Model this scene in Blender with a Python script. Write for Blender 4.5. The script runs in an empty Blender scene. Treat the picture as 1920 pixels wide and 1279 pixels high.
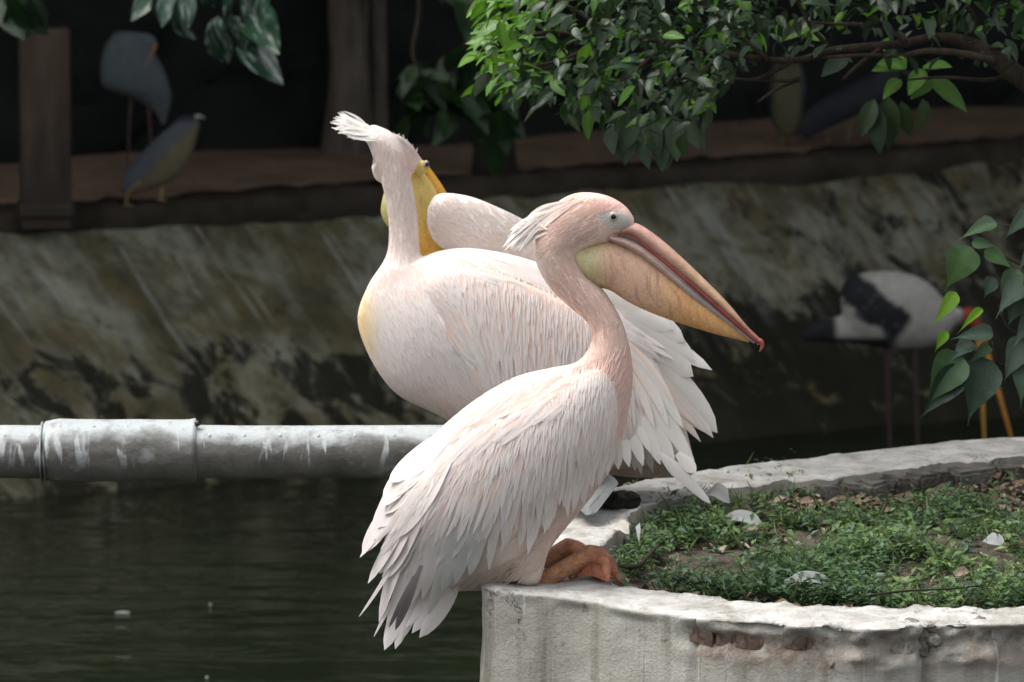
import bpy, bmesh, math, random
import numpy as np
from mathutils import Vector, Matrix
from mathutils.bvhtree import BVHTree
R = math.radians
rnd = random.Random(7)
SC = bpy.context.scene
COL = SC.collection

# ------------------------------------------------------------------ camera
D, PITCH, F, ZT = 12.0, R(8.5), 11400.0, 0.487
CAM = np.array([0.0, -D*math.cos(PITCH), ZT + D*math.sin(PITCH)])
FW = np.array([0, math.cos(PITCH), -math.sin(PITCH)])
UP = np.array([0, math.sin(PITCH), math.cos(PITCH)])
cd = bpy.data.cameras.new('camera')
cam = bpy.data.objects.new('camera', cd); COL.objects.link(cam)
cam.location = CAM; cam.rotation_euler = (math.pi/2 - PITCH, 0, 0)
cd.lens = 36.0*F/1920.0; cd.sensor_width = 36.0; cd.clip_start = 0.1; cd.clip_end = 500
cd.dof.use_dof = True; cd.dof.focus_distance = 12.0; cd.dof.aperture_fstop = 7.5
SC.camera = cam

# ------------------------------------------------------------------ world, sun, exposure
SUN_EL, SUN_AZ = R(66), R(-85)       # azimuth measured from -y (towards the camera) : negative = left
sdir = Vector((math.sin(SUN_AZ)*math.cos(SUN_EL), -math.cos(SUN_AZ)*math.cos(SUN_EL), math.sin(SUN_EL)))
w = bpy.data.worlds.new('World'); SC.world = w; w.use_nodes = True
nt = w.node_tree; bg = nt.nodes['Background']
sk = nt.nodes.new('ShaderNodeTexSky'); sk.sky_type = 'NISHITA'; sk.sun_disc = False
sk.sun_elevation = SUN_EL; sk.sun_rotation = math.atan2(sdir.x, sdir.y)
sk.air_density = 1.0; sk.dust_density = 4.0; sk.ozone_density = 1.0
hs = nt.nodes.new('ShaderNodeHueSaturation'); hs.inputs['Saturation'].default_value = 0.22      # thin overcast
nt.links.new(sk.outputs[0], hs.inputs['Color']); nt.links.new(hs.outputs[0], bg.inputs[0]); bg.inputs[1].default_value = 0.15
sl = bpy.data.lights.new('sun', 'SUN'); sl.energy = 1.35; sl.angle = R(45); sl.color = (1, 0.955, 0.87)
so = bpy.data.objects.new('sun', sl); COL.objects.link(so)
so.rotation_euler = sdir.to_track_quat('Z', 'Y').to_euler()
SC.view_settings.view_transform = 'Standard'; SC.view_settings.look = 'None'
SC.view_settings.exposure = 0.80; SC.view_settings.gamma = 1.0
SC.render.engine = 'CYCLES'
SC.cycles.use_denoising = True
SC.cycles.max_bounces = 6

# ------------------------------------------------------------------ photo pixel -> place
def ray(px, py):
    px = np.asarray(px, float); py = np.asarray(py, float)
    return FW + ((px-960)/F)[..., None]*np.array([1.0, 0, 0]) + ((639.5-py)/F)[..., None]*UP
def W(px, py, y):
    d = ray(px, py); t = (np.asarray(y, float)-CAM[1])/d[..., 1]
    return CAM + d*t[..., None]
def Wz(px, py, z):
    d = ray(px, py); t = (z-CAM[2])/d[..., 2]
    return CAM + d*t[..., None]
def to_px(P):
    q = P-CAM; dep = q@FW
    return 960+F*q[:, 0]/dep, 639.5-F*(q@UP)/dep
PX = 12.0/F

def sstep(a, b, x):
    t = np.clip((x-a)/(b-a), 0, 1); return t*t*(3-2*t)
def crom(P, sub, closed=False):
    P = np.asarray(P, float); n = len(P); out = []
    rng = range(n if closed else n-1)
    for i in rng:
        if closed: a, b, c, d = P[(i-1) % n], P[i], P[(i+1) % n], P[(i+2) % n]
        else: a, b, c, d = P[max(i-1, 0)], P[i], P[i+1], P[min(i+2, n-1)]
        for k in range(sub):
            t = k/sub
            out.append(0.5*((2*b)+(-a+c)*t+(2*a-5*b+4*c-d)*t*t+(-a+3*b-3*c+d)*t**3))
    if not closed: out.append(P[-1])
    return np.array(out)
def resample(P, n, closed=False):
    P = np.asarray(P, float)
    if closed: P = np.vstack([P, P[:1]])
    s = np.concatenate([[0], np.cumsum(np.linalg.norm(np.diff(P, axis=0), axis=1))])
    q = np.linspace(0, s[-1], n, endpoint=not closed)
    return np.stack([np.interp(q, s, P[:, k]) for k in range(P.shape[1])], 1)
def vnoise(P, seed=0):
    """cheap smooth value noise, P (n,3) -> (n,) in -1..1"""
    P = np.asarray(P, float); i = np.floor(P).astype(np.int64); f = P-i; f = f*f*(3-2*f)
    def h(a, b, c):
        x = (a*374761393 + b*668265263 + c*1274126177 + seed*974711) & 0xffffffff
        x = ((x ^ (x >> 13))*1103515245) & 0xffffffff
        return ((x ^ (x >> 16)) & 0xffff)/32767.5-1
    r = 0
    for a in (0, 1):
        for b in (0, 1):
            for c in (0, 1):
                wt = (f[:, 0] if a else 1-f[:, 0])*(f[:, 1] if b else 1-f[:, 1])*(f[:, 2] if c else 1-f[:, 2])
                r = r+wt*h(i[:, 0]+a, i[:, 1]+b, i[:, 2]+c)
    return r
def fnoise(P, seed=0, oct=4):
    P = np.asarray(P, float); r = 0; a = 1.0
    for k in range(oct):
        r = r+a*vnoise(P*(2**k), seed+k); a *= 0.5
    return r

# ------------------------------------------------------------------ objects
def mesh_of(name, V, Fc, smooth=True, col=None, nrm=None, vec=None):
    me = bpy.data.meshes.new(name)
    me.from_pydata([tuple(v) for v in V], [], [tuple(f) for f in Fc]); me.update()
    if smooth: me.polygons.foreach_set('use_smooth', [True]*len(me.polygons))
    if col is not None: set_col(me, col)
    if vec is not None:
        a = me.attributes.new('flow', 'FLOAT_VECTOR', 'POINT'); a.data.foreach_set('vector', np.asarray(vec, np.float32).ravel())
    if nrm is not None: me.normals_split_custom_set_from_vertices([tuple(v) for v in nrm])
    return me
def set_col(me, col):
    c = np.ones((len(me.vertices), 4), np.float32); c[:, :3] = col
    a = me.color_attributes.new('Col', 'FLOAT_COLOR', 'POINT'); a.data.foreach_set('color', c.ravel())
def link(name, me, mat, parent=None, kind=None):
    o = bpy.data.objects.new(name, me); COL.objects.link(o)
    if mat is not None and len(me.materials) == 0: me.materials.append(mat)
    if parent is not None: adopt(o, parent)
    if kind: o['kind'] = kind
    return o
def adopt(o, parent):
    o.parent = parent; p = parent; T = Matrix.Identity(4)
    while p is not None: T = Matrix.Translation(-p.location) @ T if p.type == 'EMPTY' else T; p = p.parent
    o.matrix_parent_inverse = T if parent.type == 'EMPTY' else Matrix.Identity(4)
def tag(o, label, cat, group=None):
    o['label'] = label; o['category'] = cat
    if group: o['group'] = group
    return o
def thing(name, loc, label, cat, group=None):
    o = bpy.data.objects.new(name, None); COL.objects.link(o); o.location = tuple(loc); o.empty_display_size = 0.1
    return tag(o, label, cat, group)
class MB:
    def __init__(s): s.v = []; s.f = []; s.c = []; s.u = []; s.n = 0
    def add(s, V, Fc, C=None, N=None):
        V = np.asarray(V, float); s.v.append(V); s.f += [tuple(i+s.n for i in f) for f in Fc]; s.n += len(V)
        s.c.append(np.broadcast_to(np.asarray(C if C is not None else (1, 1, 1), float), (len(V), 3)))
        if N is not None: s.u.append(np.asarray(N, float))
    def mesh(s, name, smooth=True):
        return mesh_of(name, np.vstack(s.v), s.f, smooth, np.vstack(s.c), np.vstack(s.u) if s.u else None)
    def build(s, name, mat, parent=None, kind=None, smooth=True):
        return link(name, s.mesh(name, smooth), mat, parent, kind)

def ring_faces(m, n, cap=True, closed=True):
    Fc = []
    for i in range(m-1):
        for j in range(n if closed else n-1):
            k = (j+1) % n
            Fc.append((i*n+j, i*n+k, (i+1)*n+k, (i+1)*n+j))
    if cap:
        Fc.append(tuple(range(n-1, -1, -1))); Fc.append(tuple((m-1)*n+j for j in range(n)))
    return Fc
def loft(secs, yb, nring=28, sub=6, e=1.0):
    """secs: (upper x,y, lower x,y in photo pixels, half depth in pixels[, depth offset m]); yb: distance plane"""
    S = np.array([tuple(s)+(0,)*(6-len(s)) for s in secs], float); S = crom(S, sub)
    th = np.linspace(0, 2*math.pi, nring, endpoint=False)
    c, s_ = np.cos(th), np.sin(th)
    c = np.sign(c)*np.abs(c)**e; s_ = np.sign(s_)*np.abs(s_)**e
    V = []
    for q in S:
        mx, my = (q[0]+q[2])/2, (q[1]+q[3])/2; hx, hy = (q[0]-q[2])/2, (q[1]-q[3])/2
        V.append(W(mx+hx*c, my+hy*c, yb+q[5]-q[4]*PX*s_))
    return np.vstack(V), ring_faces(len(S), nring)
def tube(P, rad, n=10, sub=1):
    P = np.asarray(P, float); rad = np.broadcast_to(np.asarray(rad, float), (len(P),))
    if sub > 1:
        Q = crom(np.hstack([P, rad[:, None]]), sub); P, rad = Q[:, :3], np.maximum(Q[:, 3], 1e-4)
    V = []; T = np.gradient(P, axis=0); ref = np.array([0.13, 0.31, 0.94])
    for p, t, r_ in zip(P, T, rad):
        t = t/(np.linalg.norm(t)+1e-9); a = np.cross(t, ref)
        if np.linalg.norm(a) < .2: a = np.cross(t, [1, 0, 0])
        a /= np.linalg.norm(a); b = np.cross(t, a); ref = np.cross(a, t) if False else ref
        th = np.linspace(0, 2*math.pi, n, endpoint=False)
        V.append(p+r_*(np.cos(th)[:, None]*a+np.sin(th)[:, None]*b))
    return np.vstack(V), ring_faces(len(P), n)
def box(c, s, M=None):
    V = np.array([[x, y, z] for x in (-.5, .5) for y in (-.5, .5) for z in (-.5, .5)])*np.asarray(s)
    if M is not None: V = V@np.array(M.to_3x3()).T
    return V+np.asarray(c), [(0, 1, 3, 2), (4, 6, 7, 5), (0, 4, 5, 1), (2, 3, 7, 6), (0, 2, 6, 4), (1, 5, 7, 3)]
def modded(name, parts, voxel=0.005, smooth=6, disp=None):
    """weld several closed shapes into one continuous skin"""
    mb = MB()
    for V, Fc in parts: mb.add(V, Fc)
    o = bpy.data.objects.new('tmp', mesh_of('tmp', np.vstack(mb.v), mb.f)); COL.objects.link(o)
    m = o.modifiers.new('r', 'REMESH'); m.mode = 'VOXEL'; m.voxel_size = voxel; m.use_smooth_shade = True
    s = o.modifiers.new('s', 'SMOOTH'); s.iterations = smooth; s.factor = 0.5
    dg = bpy.context.evaluated_depsgraph_get(); dg.update()
    me = bpy.data.meshes.new_from_object(o.evaluated_get(dg)); me.name = name
    old = o.data; bpy.data.objects.remove(o); bpy.data.meshes.remove(old)
    me.polygons.foreach_set('use_smooth', [True]*len(me.polygons))
    return me
def verts_of(me):
    a = np.empty(len(me.vertices)*3, np.float32); me.vertices.foreach_get('co', a); return a.reshape(-1, 3).astype(float)
def bevel(o, wdt, seg=2):
    m = o.modifiers.new('bevel', 'BEVEL'); m.width = wdt; m.segments = seg; m.limit_method = 'ANGLE'

# ------------------------------------------------------------------ materials
class Mt:
    def __init__(s, name, rough=0.6, spec=0.3, col=None):
        s.m = bpy.data.materials.new(name); s.m.use_nodes = True; s.t = s.m.node_tree
        s.b = s.t.nodes['Principled BSDF']; s.b.inputs['Roughness'].default_value = rough
        s.b.inputs['Specular IOR Level'].default_value = spec
        if col is not None: s.b.inputs['Base Color'].default_value = (*col, 1)
    def n(s, typ, **kw):
        x = s.t.nodes.new(typ)
        for k, v in kw.items():
            if k in x.inputs: s.set(x.inputs[k], v)
            else: setattr(x, k, v)
        return x
    def set(s, inp, v):
        if hasattr(v, 'is_output'): s.t.links.new(v, inp)
        else:
            if isinstance(v, tuple) and len(v) == 3 and inp.type == 'RGBA': v = (*v, 1)
            inp.default_value = v
    def attr(s, name): return s.n('ShaderNodeAttribute', attribute_name=name)
    def pos(s): return s.n('ShaderNodeTexCoord').outputs['Object']
    def vmul(s, v, k):
        x = s.n('ShaderNodeVectorMath', operation='MULTIPLY'); s.set(x.inputs[0], v); s.set(x.inputs[1], k); return x.outputs[0]
    def noise(s, v, scale, detail=4, rough=.55, dist=0):
        return s.n('ShaderNodeTexNoise', Vector=v, Scale=scale, Detail=detail, Roughness=rough, Distortion=dist).outputs['Fac']
    def ramp(s, f, *st):
        x = s.n('ShaderNodeValToRGB', Fac=f); e = x.color_ramp.elements
        while len(e) < len(st): e.new(.5)
        for k, (p, c) in enumerate(st):
            e[k].position = p; e[k].color = (c, c, c, 1) if not isinstance(c, tuple) else (*c, 1)
        return x.outputs[0]
    def mix(s, f, a, b, mode='MIX'):
        x = s.n('ShaderNodeMix', data_type='RGBA', blend_type=mode)
        s.set(x.inputs[0], f); s.set(x.inputs[6], a); s.set(x.inputs[7], b); return x.outputs[2]
    def math(s, op, a, b=0.0, clamp=False):
        x = s.n('ShaderNodeMath', operation=op); x.use_clamp = clamp; s.set(x.inputs[0], a); s.set(x.inputs[1], b); return x.outputs[0]
    def xyz(s, v): return s.n('ShaderNodeSeparateXYZ', Vector=v).outputs
    def base(s, c): s.set(s.b.inputs['Base Color'], c)
    def rough(s, c): s.set(s.b.inputs['Roughness'], c)
    def bump(s, h, dist=.005, st=1.0):
        x = s.n('ShaderNodeBump', Height=h, Distance=dist, Strength=st); s.t.links.new(x.outputs[0], s.b.inputs['Normal']); return s
    def translucent(s, f, c):
        out = [x for x in s.t.nodes if x.type == 'OUTPUT_MATERIAL'][0]
        tr = s.n('ShaderNodeBsdfTranslucent', Color=c); mx = s.n('ShaderNodeMixShader', Fac=f)
        s.t.links.new(s.b.outputs[0], mx.inputs[1]); s.t.links.new(tr.outputs[0], mx.inputs[2]); s.t.links.new(mx.outputs[0], out.inputs[0])

def m_attr(name, rough=.6, spec=.25, nz=.12, nscale=40, bscale=None, bdist=.002, trans=0, stretch=(1, 1, 1)):
    m = Mt(name, rough, spec); c = m.attr('Col').outputs['Color']; p = m.vmul(m.pos(), stretch)
    v = m.ramp(m.noise(p, nscale), (.25, 1-nz), (.75, 1.0))
    cc = m.mix(1.0, c, v, 'MULTIPLY'); m.base(cc)
    if bscale: m.bump(m.noise(p, bscale, 3), bdist)
    if trans: m.translucent(trans, cc)
    return m.m
M = {}
M['plumage'] = m_attr('plumage', .75, .12, .10, 35, 260, .0018)
M['feather'] = m_attr('feather_vane', .65, .15, .07, 30, 420, .0006, .25)
def skin():
    m = Mt('pouch_skin', .5, .3); c = m.attr('Col').outputs['Color']; p = m.pos()
    v = m.vmul(p, (34, 20, 11)); n = m.noise(v, 1.0, 4, .6, .8); rg = m.math('ABSOLUTE', m.math('SUBTRACT', n, .5)); ln = m.ramp(rg, (.0, .80), (.035, 1.0))
    bl = m.ramp(m.noise(p, 38, 5, .65), (.3, .90), (.7, 1.03)); fi = m.ramp(m.noise(p, 190, 3, .7), (.35, .86), (.6, 1.0))
    c = m.mix(1.0, m.mix(1.0, m.mix(1.0, c, ln, 'MULTIPLY'), bl, 'MULTIPLY'), fi, 'MULTIPLY'); m.base(c); m.bump(m.noise(p, 240, 4, .7), .0016); m.translucent(.12, c); return m.m
M['skin'] = skin()
M['horn'] = m_attr('bill_horn', .48, .32, .4, 42, 210, .0016)
M['leg'] = m_attr('leg_skin', .5, .35, .5, 60, 170, .0045)
M['bird'] = m_attr('small_bird_plumage', .75, .15, .3, 30, 120, .004)
M['eye'] = Mt('eye_gloss', .06, .6, (.012, .009, .008)).m
def eye_mat():
    m = Mt('iris', .1, .6, (.42, .40, .34)); return m.m
M['iris'] = eye_mat()
def leaf_mat(name, c1, c2, gloss, trans):
    m = Mt(name, gloss, .5); o = m.n('ShaderNodeObjectInfo').outputs['Random']
    n = m.noise(m.pos(), 9); a = m.attr('Col').outputs['Color']
    c = m.mix(m.math('ADD', m.math('MULTIPLY', o, .6), m.math('MULTIPLY', n, .5), True), c1, c2)
    c = m.mix(1.0, c, a, 'MULTIPLY'); m.base(c)
    m.bump(m.noise(m.pos(), 60), .002); m.translucent(trans, m.mix(1.0, c, (1.3, 1.25, .6), 'MULTIPLY')); return m.m
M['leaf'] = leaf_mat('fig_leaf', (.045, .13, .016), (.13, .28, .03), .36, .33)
M['leaf_dark'] = leaf_mat('shaded_leaf', (.009, .026, .010), (.024, .056, .017), .32, .15)  # leaf colour darkened to carry the shade inside the foliage
M['leaf_glossy'] = leaf_mat('waxy_leaf', (.014, .036, .020), (.032, .066, .038), .16, .06)
def gloss_streaked():
    m = Mt('gloss_streak_leaf', .18, .6); o = m.n('ShaderNodeObjectInfo').outputs['Random']
    v = m.n('ShaderNodeVectorMath', operation='ADD'); m.set(v.inputs[0], m.vmul(m.pos(), (2.2, 16, 3))); m.set(v.inputs[1], m.n('ShaderNodeCombineXYZ', X=m.math('MULTIPLY', o, 30.0), Y=m.math('MULTIPLY', o, 17.0)).outputs[0])
    n = m.noise(v.outputs[0], 1.0, 4, .6); m.base(m.mix(m.ramp(n, (.54, 0), (.62, .75)), m.mix(o, (.012, .035, .02), (.03, .075, .042)), (.33, .39, .36))); return m.m  # pale streaks put reflected gloss into the leaf colour
M['gloss_streaked'] = gloss_streaked()
M['leaf_peepal'] = leaf_mat('heart_leaf', (.034, .075, .032), (.055, .11, .042), .3, .15)
def bark(name, c1, c2):
    m = Mt(name, .9, .1); p = m.vmul(m.pos(), (14, 14, 3)); n = m.noise(p, 1.5, 6, .65)
    m.base(m.mix(m.ramp(n, (.3, 0), (.7, 1)), c1, c2)); m.bump(n, .02); return m.m
M['bark'] = bark('bark', (.020, .016, .012), (.065, .053, .042))
M['bark_black'] = bark('black_bark', (.010, .009, .007), (.028, .024, .02))
M['bark_grey'] = bark('grey_bark', (.05, .042, .034), (.13, .112, .092))
# ================================================================== SETTING
ZW, ZB = -1.0, -0.30           # water level, top of the far bank
# ------------------------------------------------------------------ water
def water():
    m = Mt('pond_water', .04, .5, (.010, .014, .008)); p = m.pos()
    n1 = m.noise(m.vmul(p, (.9, 2.2, 1)), 2.0, 3, .5, .4); n2 = m.noise(m.vmul(p, (3, 9, 1)), 2.0, 2)
    m.b.inputs['IOR'].default_value = 1.33
    m.bump(m.math('ADD', n1, m.math('MULTIPLY', n2, .06)), .020)
    n3 = m.noise(p, 1.2, 4); m.base(m.mix(n3, (.006, .009, .005), (.015, .020, .010)))
    V = [(-40, -9.5, ZW), (40, -9.5, ZW), (40, 26, ZW), (-40, 26, ZW)]
    o = link('pond_water', mesh_of('pond_water', V, [(0, 1, 2, 3)]), m.m); o['kind'] = 'structure'
water()
# ------------------------------------------------------------------ far bank (sloping concrete), lip, earth behind
bl, br = Wz(0, 935, ZW), Wz(1920, 778, ZW)
tl, tr_ = Wz(0, 432, ZB), Wz(1920, 292, ZB)
def along(a, b, s): return a+(b-a)*s
bank_dir = (tr_-tl)/np.linalg.norm(tr_-tl)
back = np.array([-bank_dir[1], bank_dir[0], 0])
def bank():
    ns, ntt = 360, 60; s = np.linspace(-1.6, 2.2, ns); t = np.linspace(-.25, 1, ntt)
    S, T = np.meshgrid(s, t, indexing='ij'); S = S.ravel(); T = T.ravel()
    B = bl+(br-bl)*S[:, None]; A = tl+(tr_-tl)*S[:, None]; P = B+(A-B)*T[:, None]
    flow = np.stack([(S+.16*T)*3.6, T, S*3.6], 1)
    n = fnoise(np.stack([S*9, T*3, 0*S], 1), 3, 5)
    nrm = np.cross(br-bl, tl-bl); nrm /= np.linalg.norm(nrm)
    P = P+nrm*(n*.022+.03*np.exp(-((T-.33+.04*np.sin(S*5))/.02)**2)*0)[:, None]
    Fc = [(i*ntt+j, (i+1)*ntt+j, (i+1)*ntt+j+1, i*ntt+j+1) for i in range(ns-1) for j in range(ntt-1)]
    m = Mt('mossy_concrete', .9, .15); f = m.attr('flow').outputs['Vector']
    f2 = m.vmul(f, (1, 1, 0)); X, t, X0 = m.xyz(f)
    big = m.noise(m.vmul(f2, (1.7, 1.15, 1)), 2.0, 7, .6, .4)
    c = m.mix(m.ramp(big, (.40, 0), (.58, 1)), (.14, .13, .085), (.42, .41, .34))
    ol = m.noise(m.vmul(f2, (3.4, 2.3, 1)), 1.7, 6, .65, .5); c = m.mix(m.ramp(ol, (.48, 0), (.58, .8)), c, (.20, .165, .09))
    mo = m.noise(m.vmul(f2, (9, 6, 1)), 1.6, 6, .7); c = m.mix(m.ramp(mo, (.35, .6), (.55, 0)), c, (.07, .065, .045))
    # dark algae, thickest along the water line and in a damp course half way up
    al = m.noise(m.vmul(f2, (2.8, 2.0, 1)), 2.4, 8, .70, .5)
    low = m.ramp(t, (0, .72), (.10, .60), (.40, .60), (.55, .26), (.8, .10), (1, .2)); damp = m.ramp(m.math('MULTIPLY', X0, .25), (.4, 0), (.85, .14))  # second mask is a plain left-to-right gain on the dark patches
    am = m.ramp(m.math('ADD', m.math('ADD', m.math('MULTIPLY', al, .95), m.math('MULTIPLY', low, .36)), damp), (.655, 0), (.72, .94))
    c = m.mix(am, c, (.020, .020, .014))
    # white droppings run down the fall line
    fade = m.ramp(t, (.25, 0), (.7, .7), (1, 1))
    st = m.noise(m.vmul(f2, (5.5, .45, 1)), 2.0, 3, .5, .2); brk = m.ramp(m.noise(m.vmul(f2, (3, 5, 1)), 2, 4), (.4, .15), (.6, 1))
    sm = m.math('MULTIPLY', m.math('MULTIPLY', m.ramp(st, (.54, 0), (.66, 1)), fade), brk)
    c = m.mix(m.math('MULTIPLY', sm, .6), c, (.62, .63, .62))
    st2 = m.noise(m.vmul(f2, (15, .5, 1)), 2.0, 2, .5); c = m.mix(m.math('MULTIPLY', m.math('MULTIPLY', m.ramp(st2, (.58, 0), (.66, .7)), fade), brk), c, (.60, .61, .60))
    c = m.mix(1.0, c, (.55, .56, .51), 'MULTIPLY'); m.base(c); m.bump(m.math('ADD', al, m.math('MULTIPLY', mo, .6)), .02)
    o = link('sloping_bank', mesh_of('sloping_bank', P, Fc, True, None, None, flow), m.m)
    o['kind'] = 'structure'
bank()
def lip():
    # dark weathered kerb along the top of the bank
    s = np.linspace(-1.6, 2.2, 260); L = tl+(tr_-tl)*s[:, None]
    prof = [(-.035, -.05), (-.05, .0), (-.045, .045), (.0, .06), (.16, .055), (.17, -.05)]
    V = []
    for k, (b, z) in enumerate(prof):
        n = fnoise(np.stack([s*60, 0*s+k*3.1, 0*s], 1), 11, 3)
        V.append(L+back*(b+n*.008)[:, None]+np.stack([0*s, 0*s, z+n*.010], 1))
    V = np.stack(V, 1).reshape(-1, 3); k = len(prof)
    Fc = [(i*k+j, (i+1)*k+j, (i+1)*k+j+1, i*k+j+1) for i in range(len(s)-1) for j in range(k-1)]
    m = Mt('dark_kerb', .9, .15); n = m.noise(m.pos(), 6, 6, .65)
    m.base(m.mix(m.ramp(n, (.35, 0), (.7, 1)), (.02, .017, .012), (.052, .042, .031))); m.bump(n, .02)
    o = link('bank_kerb', mesh_of('bank_kerb', V, Fc), m.m); o['kind'] = 'structure'
lip()
def earth():
    a = Wz(-4000, 432+4000*.073, ZB)
    n = 90; s = np.linspace(-9, 10, n); q = np.concatenate([np.linspace(0, 3.2, 40), np.linspace(4, 120, 12)])
    V = []
    for i in s:
        b = along(tl, tr_, i)+back*.12
        for k in q: V.append(b+back*k+np.array([0, 0, .045+.018*min(k, 3.2)]))
    V = np.array(V); V[:, 2] += .02*fnoise(V*np.array([2.2, 2.2, 0]), 5, 4)
    k = len(q); Fc = [(i*k+j, (i+1)*k+j, (i+1)*k+j+1, i*k+j+1) for i in range(n-1) for j in range(k-1)]
    m = Mt('brown_earth', .95, .1); nz = m.noise(m.pos(), 2.2, 6, .65); n2 = m.noise(m.pos(), 16, 5, .7)
    c = m.mix(m.ramp(nz, (.35, 0), (.68, 1)), (.14, .098, .066), (.26, .178, .126))
    c = m.mix(m.ramp(n2, (.55, 0), (.72, .7)), c, (.07, .055, .04)); m.base(c); m.bump(n2, .03)
    o = link('ground', mesh_of('ground', V, Fc), m.m); o['kind'] = 'structure'
    # the ground the pond is dug into, and the near shore the picture is taken from
    mb = MB()
    mb.add([(-150, -160, -2.2), (150, -160, -2.2), (150, 160, -2.2), (-150, 160, -2.2)], [(0, 1, 2, 3)])
    V, Fc = box((0, -90, -.1), (200, 161, 1.2)); mb.add(V, Fc)
    o = mb.build('near_shore', m.m, smooth=False); o['kind'] = 'structure'
earth()
# ------------------------------------------------------------------ dark stone wall at the back of the yard
def back_wall():
    a, b = Wz(0, 306, ZB+.07), Wz(1920, 196, ZB+.07); d = (b-a)/np.linalg.norm(b-a); nrm = np.array([-d[1], d[0], 0])
    root = thing('yard_wall', along(a, b, .5), 'dark damp rubble wall closing the yard behind the trees', 'wall')
    L = np.linalg.norm(b-a); s = np.linspace(-9, L+9, 260); z = np.linspace(ZB-.3, 2.6, 60); S, Z = np.meshgrid(s, z, indexing='ij'); S = S.ravel(); Z = Z.ravel()
    n_ = fnoise(np.stack([S*3, Z*4, 0*S], 1), 101, 4); V = a+d*S[:, None]+nrm*(.24+.06*n_)[:, None]; V[:, 2] = Z
    Fc = [(i*60+j, (i+1)*60+j, (i+1)*60+j+1, i*60+j+1) for i in range(259) for j in range(59)]
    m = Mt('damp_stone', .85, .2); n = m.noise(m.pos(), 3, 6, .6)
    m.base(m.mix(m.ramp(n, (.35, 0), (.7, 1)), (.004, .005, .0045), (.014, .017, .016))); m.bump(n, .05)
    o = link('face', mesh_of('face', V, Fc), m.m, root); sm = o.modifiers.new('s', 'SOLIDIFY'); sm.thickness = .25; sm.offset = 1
    V, Fc = tube([a+d*k+nrm*.25+np.array([0, 0, 2.62]) for k in np.linspace(-9, L+9, 30)], .14, 10); link('coping', mesh_of('coping', V, Fc), m.m, root)
back_wall()

# ------------------------------------------------------------------ planter with whitewashed kerb
OUT = [(903, 1086), (905, 1099), (930, 1106), (1000, 1113), (1080, 1119), (1189, 1139), (1299, 1156), (1400, 1165), (1517, 1170), (1650, 1175), (1780, 1168), (1920, 1162), (2200, 1128), (2500, 1060),
       (2600, 980), (2450, 880), (2150, 822), (1920, 818), (1750, 830), (1600, 846), (1450, 863), (1300, 884), (1180, 905), (1080, 940), (1000, 985), (945, 1030), (915, 1062)]
INN = [(1130, 1052), (1142, 1075), (1165, 1094), (1205, 1102), (1250, 1109), (1330, 1117), (1400, 1124), (1480, 1131), (1570, 1137), (1690, 1141), (1800, 1140), (1920, 1139), (2150, 1110), (2380, 1050),
       (2450, 980), (2330, 900), (2100, 862), (1920, 858), (1780, 868), (1680, 880), (1550, 896), (1430, 908), (1330, 922), (1240, 938), (1190, 962), (1155, 1000), (1135, 1028)]
NP = 720
outl = resample(crom([Wz(x, y, 0) for x, y in OUT], 12, True), NP, True)
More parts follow.
